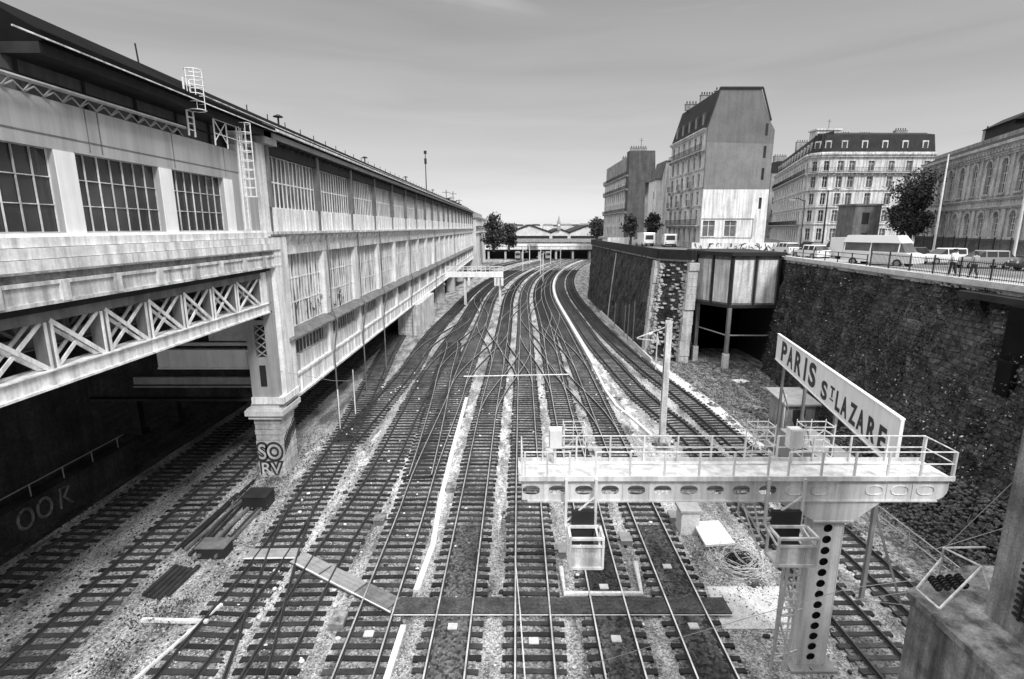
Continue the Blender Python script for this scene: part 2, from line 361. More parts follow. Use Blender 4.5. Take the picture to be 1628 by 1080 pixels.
def rail_mesh(mb, fx, y0, y1, side, zoff, w=.07, step=2.0):
    """rust coloured foot and web (slot 0) with the running surface (slot 1)"""
    ys = list(np.arange(y0, y1, step))+[y1]; prev = None
    for y in ys:
        dx = (fx(y+.5)-fx(y-.5)); L = math.hypot(dx, 1); nx, ny = 1/L, -dx/L
        c = (fx(y)+nx*side, y+ny*side)
        ring = [(c[0]+nx*o, c[1]+ny*o, zoff+z) for o, z in ((-.07,0), (-.03,.03), (-.022,.11), (-w/2,.125), (-w/2,.165), (w/2,.165), (w/2,.125), (.022,.11), (.03,.03), (.07,0))]
        if prev:
            k = len(mb.v); mb.v += prev+ring
            for i in range(9):
                mb.f.append((k+i, k+i+1, k+10+i+1, k+10+i)); mb.mi.append(1 if i == 4 else 0)
        prev = ring
SLEEP = None
TR = {
 'A': ([(-23.76,22.4),(-23.5,30),(-23.45,43.6)], 284),
 'B': ([(-18.83,18.1),(-19.13,24.6),(-19.6,37.2),(-19.7,50)], 284),
 'C': ([(-12.57,16.8),(-12.3,23.6),(-12.75,31.3),(-13.5,41.2),(-15.2,55.5),(-16.5,66.5),(-18.3,88.7),(-18.8,110)], 284),
 'C2': ([(-12.9,39),(-12.5,50),(-12.2,61.8),(-12.6,76.5),(-12.37,90.5),(-11.5,111.2)], 284),
 'D': ([(-9.36,16.8),(-9.4,23.6),(-9.14,28.6),(-9.0,33.5),(-9.21,44.4),(-9.4,55.5),(-9.1,72.4),(-8.54,90.5)], 284),
 'E': ([(-5.93,16.8),(-5.94,20.8),(-5.92,28.3),(-6.0,33.1),(-5.85,40.9),(-5.65,50),(-5.7,55.5),(-5.6,70),(-5.3,89.3)], 284),
 'E1': ([(-6.2,33),(-6.48,39),(-7.1,50),(-7.7,58),(-8.4,72.4)], 76),
 'F': ([(-2.53,16.8),(-2.41,28.3),(-2.15,47.8),(-1.9,56.4),(-1.6,70),(-1.12,103.6)], 284),
 'G': ([(.87,16.8),(1.0,29.5),(1.48,57.2),(2.2,90),(2.59,120)], 284),
 'H': ([(4.24,16.9),(4.33,23.4),(4.5,31),(4.55,40.9),(4.82,54.8),(5.31,70),(5.8,90)], 284),
 'I': ([(7.64,16.9),(7.77,29.5),(7.97,40.9),(8.2,57.2),(8.29,64.9),(8.4,82.7)], 284),
 'K': ([(14.46,20.1),(14.35,34),(14.1,42.2),(13.5,46),(12.9,51.5),(12.4,61.5),(11.9,75.2),(12.0,97.7)], 284),
 'L': ([(17.91,22.5),(17.6,36),(16.97,50.2),(16.1,59.3),(15.3,73.6),(14.9,88),(15.0,110)], 284)}
LAB = {
 'A': 'dark railway track nearest the dim retaining wall, running under the depot',
 'B': 'dark railway track passing just left of the graffitied stone pedestal',
 'C': 'rusty railway track passing just right of the pedestal and bending under the depot',
 'C2': 'rusty railway track passing right of the far stone pier',
 'D': 'rusty railway track crossed by the bright bent end of the plank crossing',
 'E': 'bright railed track where the bent plank crossing meets its straight part',
 'E1': 'short branch track leaving on the left of the bright railed track',
 'F': 'bright railed track just left of the gantry end, long pale strip on its left',
 'G': 'bright railed track running straight up the middle under the gantry tip',
 'H': 'bright railed track passing under the first hanging signal cage',
 'I': 'bright railed track between the first signal cage and the tall catenary mast',
 'K': 'dark railway track passing behind the gantry pier, left one of two beside the dusty path',
 'L': 'dark railway track nearest the ivy wall on the right'}
FX = {}
mb = MB(); mb.box(-1.3, 1.3, -.125, .125, -.09, .05); mb.box(-.92, -.58, -.10, .10, .05, .062); mb.box(.58, .92, -.10, .10, .05, .062)
sl_me = None
for ti, (k, (pts, yend)) in enumerate(TR.items()):
    fx = smooth_path(pts, yend); FX[k] = fx
    y0 = 33 if k == 'E1' else (39 if k == 'C2' else 9)
    root = thing('railway_track', (fx(y0), y0, 0), LAB[k], 'railway track', 'railway tracks in the cutting')
    zo = .006+ti*.006
    shiny = k in ('E', 'F', 'G', 'H', 'I', 'E1')
    # bed of dirty ballast
    b = MB(); step = 3.0; ys = list(np.arange(y0, yend, step))+[yend]
    for a, c in zip(ys, ys[1:]):
        b.poly([(fx(a)-1.12, a, zo), (fx(a)+1.12, a, zo), (fx(c)+1.12, c, zo), (fx(c)-1.12, c, zo)])
    b.build('ballast_bed', 'bed', root)
    if k in ('F', 'G', 'H', 'I'):
        b = MB()
        for a, c in ((9, 15), (15, 19), (19, 24)) if k in ('G',) else ((9, 15), (15, 20), (20, 27)):
            yy_ = a
            while yy_ < c-.01:
                y2 = min(c, yy_+.11); e = 1 if y2 < 26.5 else .6
                b.poly([(fx(yy_)-.69+rnd.uniform(0,.14)/e, yy_, zo+.06), (fx(yy_)+.69-rnd.uniform(0,.14)/e, yy_, zo+.06), (fx(y2)+.69-rnd.uniform(0,.1), y2, zo+.06), (fx(y2)-.69+rnd.uniform(0,.1), y2, zo+.06)]); yy_ = y2
        if k != 'G': b.build('oily_ballast', 'beddark', root)
    for side in (-.755, .755):
        b = MB(); rail_mesh(b, fx, y0, yend, side, zo+.066, w=.066 if shiny else .07)
        b.build('rail', ['rust', 'polish' if shiny else 'dullhead'], root)
    # sleepers: the nearest hundred one by one, the rest together
    y = y0; cnt = 0; far = MB()
    while y < min(yend, 210):
        dx = fx(y+.5)-fx(y-.5); ang = -math.atan(dx)
        if cnt < 100:
            if sl_me is None:
                so = mb.build('sleeper', 'sleeper', origin=(0,0,0)); sl_me = so.data
            else:
                so = bpy.data.objects.new('sleeper', sl_me); COL.objects.link(so)
            so.parent = root; ORG[so.name] = ORG[root.name]
            so.location = (fx(y)-ORG[root.name].x+rnd.uniform(-.05,.05), y-y0, zo); so.rotation_euler = (0, 0, ang+rnd.uniform(-.03,.03))
            so.scale = (rnd.uniform(.96,1.03), rnd.uniform(.85,1.12), 1)
        else:
            c, s = math.cos(ang), math.sin(ang)
            q = lambda u, v: (fx(y)+u*c-v*s, y+u*s+v*c)
            c4 = [q(-1.3,-.12), q(1.3,-.12), q(1.3,.12), q(-1.3,.12)]
            far.hexa([(p[0], p[1], zo-.03) for p in c4]+[(p[0], p[1], zo+.05) for p in c4])
        cnt += 1; y += .62
    if far.v: tag(far.build('distant_sleeper', 'sleeper', root), kind='stuff')
    if k in ('E', 'F', 'G', 'H', 'I', 'D'):   # plates fixed between the rails
        for yy in {'E': (18.9,), 'F': (19.3,), 'G': (18.5,), 'H': (18.6, 21.8), 'I': (19.3, 23.3), 'D': ()}[k]:
            b = MB(); b.box(fx(yy)-.2, fx(yy)+.2, yy-.17, yy+.17, zo+.068, zo+.115); b.box(fx(yy)-.15, fx(yy)+.15, yy-.12, yy-.02, zo+.115, zo+.13); b.build('track_plate', 'palecon', root)
# crossover connections (rails only, laid on the sleepers of the tracks they join)
XO = [('C', 29, 'D', 12, 'crossover rails joining the two rusty tracks in the left foreground'),
      ('E', 52, 'F', 84, 'crossover rails in the middle distance left of the central track'),
      ('F', 44, 'G', 71, 'nearer crossover rails between the central track and the track left of it'),
      ('G', 54, 'F', 78, 'farther crossover rails crossing back left from the central track'),
      ('H', 50, 'G', 82, 'crossover rails just right of the central track beyond the thin white pipe'),
      ('I', 40, 'H', 66, 'nearer crossover rails leaving the track beside the catenary mast'),
      ('I', 60, 'H', 92, 'farther crossover rails leaving the track beside the catenary mast'),
      ('D', 60, 'E', 92, 'crossover rails near the far stone pier'),
      ('E', 96, 'D', 125, 'faint distant crossover rails beyond the far stone pier'),
      ('G', 95, 'H', 128, 'faint distant crossover rails near the far signal bridge'),
      ('F', 62, 'E', 92, 'crossover rails beyond the thin white pipe left of the central track'),
      ('H', 66, 'G', 98, 'crossover rails far beyond the thin white pipe right of the central track'),
      ('H', 74, 'I', 104, 'crossover rails curving away just before the far signal bridge'),
      ('C2', 66, 'D', 96, 'crossover rails right beside the long stone pier'),
      ('E', 120, 'F', 150, 'tiny crossover rails beyond the far signal bridge, leftmost'),
      ('G', 130, 'F', 160, 'tiny crossover rails beyond the far signal bridge, middle'),
      ('H', 135, 'I', 165, 'tiny crossover rails beyond the far signal bridge, rightmost'),
      ('F', 92, 'G', 122, 'faint distant crossover rails left of the central track')]
for i, (a, ya, b_, yb, lab) in enumerate(XO):
    fa, fb = FX[a], FX[b_]
    lo, hi = (ya, yb) if ya < yb else (yb, ya)
    def fx(y, fa=fa, fb=fb, ya=ya, yb=yb):
        t = max(0, min(1, (y-ya)/(yb-ya))); s = t*t*(3-2*t); return fa(y)*(1-s)+fb(y)*s
    root = thing('crossover_rails', (fx(lo), lo, 0), lab, 'crossover rails', 'crossover rails between tracks')
    for side in (-.755, .755):
        b = MB(); rail_mesh(b, fx, lo, hi, side, .145-.006*(i % 5) - .0011*i, w=.062, step=1.5); b.build('rail', ['rust', 'polish' if i else 'dullhead'], root)
# point machines and small line-side boxes
PM = [(-7.6,27.6,'knee high grey point machine by the bent plank crossing'), (9.4,27.9,'grey point machine next to the pale cabinet'), (-3.9,31.4,'point machine on the pale strip left of the gantry tip'),
      (2.7,24.6,'small pale box at the left of the first signal cage'), (6.1,25.6,'small dark point machine right of the first signal cage'), (6.4,37,'point machine beyond the gantry near the catenary mast'), (-7.4,19.6,'pale point machine nearest the bottom edge'),
      (10.6,50,'point machine on the pale strip beyond the mast')]
for x, y, lab in PM:
    root = thing('point_machine', (x, y, 0), lab, 'point machine', 'point machines beside the tracks')
    b = MB(); b.box(x-.28, x+.28, y-.4, y+.4, 0, .3); b.prism([(x-.31,y-.43,.3),(x+.31,y-.43,.3),(x+.31,y+.43,.3),(x-.31,y+.43,.3)], (0,0,.05)); b.build('housing', 'concrete' if x < 0 else 'grey', root)
    b = MB(); b.bar((x, y, .12), (x+(-1.0 if x > 0 else 1.0), y+.15, .14), .05); b.build('throw_rod', 'rust', root)
M['oldboard'] = mat('old_dark_boards', .06, .9, .5, 2, fine=.5, bscale=9)
# plank crossing in three leaves
root = thing('plank_crossing', (-5, 21, 0), 'dark board walkway crossing the tracks with a bright bent left end', 'walkway')
def strip(mb, a, b, w, z, h=.06, gap=.012, n=4):
    a = Vector((*a, 0)); b = Vector((*b, 0)); d = (b-a).normalized(); s = Vector((-d.y, d.x, 0))
    pw = w/n
    for i in range(n):
        o0 = -w/2+i*pw+gap/2; o1 = o0+pw-gap
        c = [a+s*o0, b+s*o0, b+s*o1, a+s*o1]
        mb.hexa([(p.x, p.y, z) for p in c]+[(p.x, p.y, z+h) for p in c])
b = MB(); xs = [-5.2, -3.34, -1.7, .15, 1.7, 3.5, 5.05, 6.9, 8.5, 9.6]
for a, c in zip(xs, xs[1:]): strip(b, (a+.03, 20.5), (c-.03, 20.5), 1.02, .15)
b.build('boards', 'oldboard', root)
b = MB(); 
for a, c in (((-10.9,24.0),(-9.2,22.95)), ((-9.1,22.88),(-7.1,21.65))): strip(b, a, c, .95, .16)
b.build('worn_boards', 'grey', root)
b = MB(); strip(b, (-7.0,21.6), (-5.3,20.55), .95, .16); b.build('boards', 'midgrey', root)
b = MB(); strip(b, (-13.6,24.3), (-11.0,24.35), .8, .16); b.build('boards', 'grey', root)
b = MB(); b.bar((-10.9,23.52,.2), (-5.3,20.06,.2), .05); b.bar((-13.6,23.88,.2), (-11,23.93,.2), .05); b.bar((-5.2,19.97,.14),(9.6,19.97,.14),.03); b.build('edge_angle', 'whiteclean', root)
# pipes and cable troughs on the ground
def pipe(name, pts, r, m, label, cat, n=6):
    b = MB(); b.tube(pts, r, n); o = b.build(name, m, origin=pts[0]); return tag(o, label, cat)
def trough(pts, w, h, m, label):
    b = MB()
    for p, q in zip(pts, pts[1:]): b.bar((p[0], p[1], h/2), (q[0], q[1], h/2), w, h)
    o = b.build('cable_trough', m, origin=(pts[0][0], pts[0][1], 0)); return tag(o, label, 'cable trough', 'cable troughs between the tracks')
pipe('pipe', [(2.42,23.2,.15),(2.42,21.3,.15),(5.95,21.3,.15),(6.2,23.6,.15)], .13, 'stainwhite', 'thick white U shaped pipe lying on the ballast below the first signal cage', 'pipe', 8)
pipe('pipe', [(-5.4,56.9,.32),(-1,57.2,.34),(3,57.5,.32),(6.4,57.8,.3)], .07, 'stainwhite', 'thin white pipe laid straight across the tracks in the middle distance', 'pipe')
trough([(-4.5,50),(-4.5,37.2),(-4.42,29.7),(-4.2,25.2),(-4.45,21.6)], .28, .16, 'stainwhite', 'long worn white trough on the left of the track at the gantry tip')
trough([(-4.6,19.4),(-4.75,15)], .24, .14, 'stainwhite', 'short white trough nearest the bottom edge')
cc = [(11.4,y) for y in (0,)]
trough([(9.9,70),(9.85,60),(9.7,52),(9.9,47.5),(10.8,43.5),(11.3,40.3)], .22, .2, 'stainwhite', 'white trough bending beside the catenary mast')
pts = [(10.2+curve_off(y)*1.0 - max(0,(118-y))*.004, y) for y in list(np.arange(62, 275, 8))]
b = MB()
for p, q in zip(pts, pts[1:]): b.bar((p[0], p[1], .25), (q[0], q[1], .25), .55, .5)
tag(b.build('concrete_kerb', 'palecon', origin=(pts[0][0], pts[0][1], 0)), 'long pale concrete kerb curving away right into the distance', 'kerb')
b = MB(); b.bar((17.45,64,.3),(17.45,103,.3),.2,.6); tag(b.build('concrete_kerb', 'palecon', origin=(17.45,64,0)), 'pale kerb beside the track at the foot of the ivy wall', 'kerb')
pipe('cable', [(.15,24,.25),(.35,20,.25),(.5,16,.25)], .03, 'stainwhite', 'white cable running along between the rails of the central track', 'cable')
# lineside pale strips of clean ballast
STR = [((-10.8,22),(-11.0,42),.0,.95),((-7.55,27),(-7.5,44),0,.7),((-4.3,22),(-3.8,52),0,.8),((-.75,26),(-.4,60),0,.75),((2.75,28),(3.2,60),0,.55),((10.7,32),(10.3,75),0,1.3),((-15.0,26),(-14.6,42),0,.9)]
mb = MB()
def smoothstrip(mb, a, c, w, z):
    n = 160; L = []; Rr = []
    for i in range(n+1):
        t = i/n; x = a[0]+(c[0]-a[0])*t; y = a[1]+(c[1]-a[1])*t; e = min(1, 4*t, 4*(1-t))
        L.append((x-w/2*e*(1+.45*math.sin(y*1.9)+.35*math.sin(y*5.3)+.2*math.sin(y*13)), y, z)); Rr.append((x+w/2*e*(1+.45*math.sin(y*2.3+1)+.35*math.sin(y*6.1)+.2*math.sin(y*11)), y, z))
    for i in range(n): mb.poly([L[i], Rr[i], Rr[i+1], L[i+1]])
M['cleanballast'] = gravel('clean_pale_ballast', .60, .24, .5, 11, .55, (.42, .58))
for a, c, _, w in STR: smoothstrip(mb, a, c, w, .004)
struct('path', mb, 'cleanballast', 'pale strips of clean ballast between the tracks')
# ================= the depot building on the left (wall plane x = -15.5) =================
XW = -15.5
dep = thing('train_depot', (-24, 34, 0), 'huge long pale glazed building raised over the tracks on the left', 'building')
def band(mb, y0, y1, z0, z1, x1, x0=-17): mb.box(x0, x1, y0, y1, z0, z1)
Y0, Y1, BAY, NB = 34.7, 211.0, 8.8, 20
b = MB(); b.box(-52, -16.0, Y0+.6, Y1, 5.0, 21.9); b.box(-52, -16.6, 10, Y0+.6, 14.2, 21.9); b.build('light_stop_core', 'dark', dep)  # dark core added inside the depot, out of sight, to stop light
# roof
b = MB()
b.prism([(-14.75,18.2,22.62), (-17.2,18.2,24.05), (-52,18.2,25.2), (-52,18.2,24.6), (-17.2,18.2,23.2), (-16.2,18.2,22.35), (-14.75,18.2,22.35)], (0, Y1+.6-18.2, 0))
b.build('roof', 'roofblack', dep)
b = MB(); b.bar((-14.62,17.9,22.5), (-14.62,34.4,22.5), .16, .16); b.build('gutter', 'roofblack', dep)
b = MB(); b.bar((-14.62,34.4,22.5), (-14.62,Y1+.8,22.5), .14, .14); b.bar((-14.52,16.9,22.36), (-14.52,34.4,22.36), .045); b.bar((-14.95,27,22.86), (-14.95,Y1+.8,22.86), .05, .05); b.build('gutter', 'offwhite', dep)
b = MB(); band(b, Y0, Y1, 22.02, 22.34, -14.85); b.box(-16, -14.9, 33.6, 35.3, 21.6, 22.75); b.build('cornice', 'grey', dep)
b = MB(); band(b, Y0, Y1, 21.95, 22.3, -15.0, -16.2)
for i in range(int((Y1-Y0)/1.1)):
    y = Y0+.4+i*1.1; b.prism([(-15.5,y,21.6),(-15.5,y,21.94),(-15.05,y,21.94)], (0,.09,0))
b.build('eaves_bracket', 'dark', dep)
b = MB(); b.box(-15.8,-15.36,Y0,Y1,21.15,21.9); b.build('eaves_shade', 'dark', dep)  # dark strip standing in for the shadow below the eaves
b = MB()
for i in range(60):
    y = 36+i*2.9; b.bar((-16.9,y,23.85), (-16.9,y,24.25), .05)
for y in (41, 64, 88, 117.5, 150): 
    pass
b.build('roof_spikes', 'dark', dep)
for y in (40.9, 64, 88, 117.5, 149, 176):
    b = MB(); b.tube([(-17,y,23.8),(-17,y,24.45)], .07); b.tube([(-17,y,24.45),(-17,y,24.5),(-17,y,24.62)], [.36,.34,.1], 10); b.build('roof_vent', 'dark', dep)
b = MB(); b.bar((-17.1,26.3,24), (-17.15,26.3,24.8), .05); b.build('lightning_rod', 'dark', dep)
b = MB(); b.tube([(-20,128,24), (-20,128,33.6)], [.13,.08]); b.box(-20.25,-19.75,127.8,128.2,31,32.2); b.box(-20.3,-19.7,127.8,128.2,33.2,33.9); b.build('roof_mast', 'dark', dep)
b = MB()
for y, h in ((158,3.2),(170,2.0),(176,4.0),(186,1.8),(196,2.6)):
    b.tube([(-19,y,24),(-19,y,24+h)], .1); b.bar((-20.2,y,24+h*.8), (-17.8,y,24+h*.8), .12); b.box(-19.9,-18.2,y,y+.8,24.2,24.9)
b.build('roof_equipment', 'dark', dep)
# upper storey band and sills, far section
b = MB(); band(b, Y0, Y1, 16.35, 17.85, -15.48, -16)
for k in range(NB*3): b.box(-15.48, -15.44, Y0+k*2.93, Y0+k*2.93+.1, 16.42, 17.84)
b.build('panel_band', 'white', dep)
b = MB(); b.box(-16,-14.85, Y0-1.2, Y1, 16.18, 16.34); b.box(-16,-15.0, Y0-1.2, Y1, 16.06, 16.178); b.build('sill_ledge', 'offwhite', dep)
b = MB(); b.box(-16,-15.35, Y0, Y1, 15.3, 16.05)
for i in range(int((Y1-Y0)/1.1)):
    y = Y0+.5+i*1.1; b.prism([(-15.345,y,15.42),(-15.345,y,16.05),(-14.98,y,16.05),(-15.06,y,15.8)], (0,.34,0))
b.build('bracket_course', 'white', dep)
b = MB(); b.box(-16,-15.28, Y0, Y1, 14.8, 15.298); b.build('beam_course', 'offwhite', dep)
b = MB(); b.prism([(-16,Y0,9.62),(-15.38,Y0,9.6),(-14.75,Y0,9.2),(-14.75,Y0,9.06),(-16,Y0,9.1)], (0,Y1-Y0,0)); b.build('awning', 'midgrey', dep)
b = MB(); band(b, Y0, Y1, 6.45, 7.55, -15.45, -16); b.build('plinth_panel', 'offwhite', dep)
b = MB(); band(b, Y0-1.0, Y1, 5.0, 6.38, -15.3, -16.2); band(b, Y0-1, Y1, 6.30, 6.46, -15.18, -16); band(b, Y0-1, Y1, 4.86, 5.02, -15.1, -16.4)
for i in range(int((Y1-Y0)/2.2)): b.box(-15.3,-15.22, Y0+i*2.2, Y0+i*2.2+.12, 5.02, 6.3)
b.build('edge_girder', 'white', dep)
# repeating bays: glazing > frame, pilaster
def grid(mb, x, y0, y1, z0, z1, ny, nz, w=.09, d=.09):
    for i in range(ny+1):
        y = y0+(y1-y0)*i/ny; mb.box(x, x+d, y-w/2, y+w/2, z0, z1)
    for z in ([z0, z1] if nz == 0 else [z0+(z1-z0)*j/nz for j in range(nz+1)]):
        mb.box(x-.004, x+d-.012, y0, y1, z-w/2, z+w/2)
def bay(name, z0, z1, glass, fm, ny, nz, ya, yb, w, xg=-15.75, dx=0, count=NB):
    p = MB(); p.box(xg-.05, xg, ya, yb, z0, z1); p = p.build(name, glass, dep)
    f = MB(); grid(f, xg+.01, ya, yb, z0, z1, ny, nz, w, .045); f.build('frame', fm, p)
    for k in range(1, count): partcopy(p, dep, (0, BAY*k, 0))
    return p
bay('upper_window', 17.85, 21.15, 'milkdark', 'white', 13, 2, Y0+.25, Y0+BAY-.15, .10)
bay('hall_window', 9.62, 14.8, 'milk', 'white', 14, 3, Y0+.7, Y0+BAY-.1, .10)
bay('basement_window', 7.55, 9.06, 'glass', 'offwhite', 12, 0, Y0+.7, Y0+BAY-.1, .12)
p = MB(); p.box(-15.8,-15.25,Y0-.16,Y0+.16,17.86,21.94); p.box(-15.47,-15.38,Y0-.16,Y0+.16,16.36,17.86); p = p.build('upper_pilaster', 'midgrey', dep)
for k in range(1, NB+1): partcopy(p, dep, (0, BAY*k, 0))
p = MB(); p.box(-15.9,-15.3,Y0+BAY-.2,Y0+BAY+.6,9.63,14.78); p.box(-15.9,-15.2,Y0+BAY-.3,Y0+BAY+.5,6.47,9.05); p = p.build('lower_pilaster', 'white', dep)
for k in range(1, NB): partcopy(p, dep, (0, BAY*k, 0))
for k in (0, 1, 2, 4, 7, 11):
    b = MB(); y = Y0+BAY*(k+1)+.1; b.tube([(-15.02,y,16.0),(-15.0,y,14),(-15.0,y,9.9),(-14.6,y,9.0),(-15.05,y,6.2),(-15.05,y,.1)], .07); b.build('drain_pipe', 'midgrey', dep)
# near section
b = MB(); F, L = frame((XW, 12), (XW, 34.6), True)   # u runs along +y, outward +x
F = lambda a, d, z: (XW+d, 12+a, z)
wins = [(14.2,18.75),(19.65,24.2),(25.1,29.5)]
openwall(b, F, 21.2, 16.3, 20.8, [(w0-12, w1-12, 16.45, 19.2) for w0, w1 in wins], -.5, 0)
b.build('near_wall', 'panel', dep)
b = MB()
for a in (18.77, 24.22, 29.52): b.box(XW-.3, XW+.035, a, a+.86, 16.31, 19.18)
b.box(XW-.3, XW+.08, 12, 33.2, 16.1, 16.42); b.build('white_pier', 'whiteclean', dep)
b = MB(); b.box(XW, XW+.02, 12, 32.6, 19.62, 19.66)
for y in (15.6, 20.4, 21.0, 25.4, 29.8): b.box(XW, XW+.02, y, y+.04, 16.9+2.4, 20.78)
b.build('panel_joint', 'midgrey', dep)
for w0, w1 in wins:
    p = MB(); p.box(XW-.32, XW-.28, w0, w1, 16.45, 19.2); p = p.build('strip_window', 'glass', dep)
    f = MB(); grid(f, XW-.26, w0, w1, 16.45, 19.2, 7, 3, .03, .05); f.build('frame', 'offwhite', p)
p = MB(); p.box(-16.25,-16.2,12,33,20.6,22.3); p = p.build('clerestory_window', 'zinc', dep)
f = MB()
for y in (13,15.8,18.6,21.4,24.2,27,29.8,32.6): f.box(-16.19,-16.1,y,y+.09,20.8,22.3)
f.box(-16.19,-16.12,12,33,21.5,21.56); f.build('frame', 'dark', p)
b = MB(); b.box(-16.5,-14.9,18.2,34.6,22.0,22.34); b.build('near_soffit', 'dark', dep)
b = MB(); b.tube([(-15.15,12,21.12),(-15.15,26,21.12)], .07)
for i in range(19):
    y = 12+i*.75; b.bar((-15.5,y,20.82), (-15.18,y,21.08), .04); b.bar((-15.45,y,20.82), (-15.45,y+.4,21.06), .035); b.bar((-15.45,y+.4,21.06), (-15.45,y+.75,20.82), .035)
b.build('pipe_run', 'grey', dep)
# corner: door panel, white pier, ladders
b = MB(); b.box(-15.9, -15.45, 31.25, 32.1, 16.3, 21.9); b.box(-15.9,-15.4, 33.35, 34.62, 16.3, 21.6); b.build('corner_pier', 'white', dep)
b = MB(); b.box(-15.75,-15.55,32.1,33.35,16.4,21.2); b.build('corner_window', 'glass', dep)
b = MB(); b.box(-15.9,-15.42,31.0,34.6,21.2,21.62); b.build('corner_lintel', 'grey', dep)
def ladder(mb, p0, p1, w, n, r=.03, axis=(0,1,0)):
    p0 = Vector(p0); p1 = Vector(p1); a = Vector(axis).normalized()*w/2
    mb.bar(p0-a, p1-a, r*2); mb.bar(p0+a, p1+a, r*2)
    for i in range(1, n): q = p0.lerp(p1, i/n); mb.bar(q-a, q+a, r*1.4)
def cage(mb, x, y, z0, z1, r, n, sx=1):
    for i in range(n+1):
        z = z0+(z1-z0)*i/n
        ps = [Vector((x+sx*(r+r*math.sin(R(a))), y+r*math.cos(R(a)), z)) for a in range(-60, 241, 30)]
        mb.tube(ps, .022, 4)
    for a in (-30, 30, 90, 150, 210):
        q = (x+sx*(r+r*math.sin(R(a))), y+r*math.cos(R(a))); mb.tube([(*q, z0), (*q, z1)], .018, 4)
b = MB(); ladder(b, (-15.2,26.6,20.85), (-15.2,26.6,23.4), .5, 9); cage(b, -15.2, 26.6, 22.0, 23.75, .38, 5); b.build('caged_ladder', 'whiteclean', dep)
b = MB(); ladder(b, (-15.1,30.9,16.5), (-15.1,30.9,22.1), .45, 18); cage(b, -15.1, 30.9, 18.3, 22.2, .34, 8)
for y in (28.4, 29.6): b.bar((-15.1,y,20.7), (-15.1,y,22.0), .05)
b.bar((-15.1,28.4,22.0), (-15.1,31.2,22.0), .05); b.bar((-15.1,28.4,21.3), (-15.1,31.2,21.3), .04); b.bar((-15.1,28.4,20.9),(-15.1,29.6,22.0),.035); b.bar((-15.1,29.6,20.9),(-15.1,28.4,22.0),.035)
b.build('roof_ladder', 'whiteclean', dep)
# ledges and deck over the truss
b = MB()
for z0, z1, x in ((15.98,16.3,-15.2),(15.62,15.96,-15.05),(15.25,15.6,-14.98)): b.box(-17, x, 10, 34.5, z0, z1)
b.build('ledge', 'white', dep)
b = MB(); b.box(-17,-14.9,10,34.5,15.18,15.24); b.box(-17,-15.08,10,34.5,14.93,15.17); b.build('deck_edge', 'stonedark', dep)
b = MB(); b.box(-17,-15.0,10,34.6,14.22,14.92)
for i in range(9): b.box(-15.0,-14.9,12.6+i*2.43,12.95+i*2.43,14.22,14.9)
b.box(-15.0,-14.93,10,34.6,14.8,14.92); b.box(-15.0,-14.93,10,34.6,14.16,14.28); b.build('deck_fascia', 'offwhite', dep)
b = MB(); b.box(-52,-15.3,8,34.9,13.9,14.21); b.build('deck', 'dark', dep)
# trusses
def truss(x, m, nm='truss'):
    b = MB(); ys = [9.9+2.43*i for i in range(10)]; ys[-1] = 32.3
    b.box(x-.5, x, 9, 33.2, 11.42, 11.92); b.box(x-.62, x+.1, 9, 33.2, 11.34, 11.42); b.box(x-.62,x+.1,9,33.2,11.92,11.97)
    c_ = MB(); c_.box(x-.5, x+.004, 9, 32.28, 13.56, 13.9); c_.build('top_chord', 'midgrey', dep)  # darker grey than the truss: shade on the chord put into its colour
    for y in ys:
        p_ = MB(); p_.box(x-.45, x-.02, y-.15, y+.15, 11.97, 13.55); p_.build('truss_post', 'midgrey', dep)  # grey faces, white edges below: light and shade put into the colours
        b.box(x-.02,x+.04,y-.16,y-.09,11.97,13.55); b.box(x-.02,x+.04,y+.09,y+.16,11.97,13.55)
    b.box(x-.5, x+.02, 32.3, 33.1, 11.3, 13.9)
    for a, c in zip(ys, ys[1:]):
        b.bar((x-.02,a+.1,13.6), (x-.02,c-.1,11.9), .06, .15); b.bar((x-.09,a+.1,11.9), (x-.09,c-.1,13.6), .05, .13)
        b.bar((x-.4,a+.1,13.6), (x-.4,c-.1,11.9), .05, .13); b.bar((x-.46,a+.1,11.9), (x-.46,c-.1,13.6), .05, .12)
    return b.build(nm, m, dep)
truss(-15.35, 'white'); 
for x in (-21, -27): truss(x, 'midgrey', 'inner_truss')
# lower storey front face under the deck, at y = 35
b = MB(); b.box(-52,-16.2,35.25,35.9,5.0,13.9); b.build('underpass_wall', 'shadewall', dep)
b = MB(); b.box(-20.5,-16.2,34.95,35.24,9.1,10.9); b.box(-24,-16.2,34.85,35.24,10.9,11.15); b.box(-24,-16.2,34.85,35.24,8.78,9.0); b.box(-17.6,-17.2,34.8,34.95,9.0,10.9); b.build('grey_girder', 'palecon', dep)  # pale colour stands in for light reaching the girder from the right
b = MB(); b.box(-24,-16.2,34.7,35.24,7.32,8.45); b.box(-24,-16.2,34.6,35.24,7.2,7.32); b.box(-24,-16.2,34.6,35.24,8.45,8.56)
for x in (-23.2,-20.6,-18.0,-16.8): b.box(x,x+.12,34.62,34.7,7.32,8.45)
b.build('white_girder', 'whiteclean', dep)  # cleaner white makes up in colour for light entering from the right
b = MB(); b.prism([(-16.9,34.9,7.2),(-16.2,34.9,7.2),(-16.2,34.9,5.4)], (0,.3,0)); b.build('gusset', 'offwhite', dep)
b = MB(); b.box(-26,-16.2,34.9,35.24,6.05,6.55); b.box(-26,-16.2,34.8,35.24,5.85,5.95); b.build('lettered_strip', 'grey', dep)
b = MB()
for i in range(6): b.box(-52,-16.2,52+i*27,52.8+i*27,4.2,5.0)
b.box(-52,-16.2,Y0,Y1,4.9,5.05); b.build('underside', 'dark', dep)
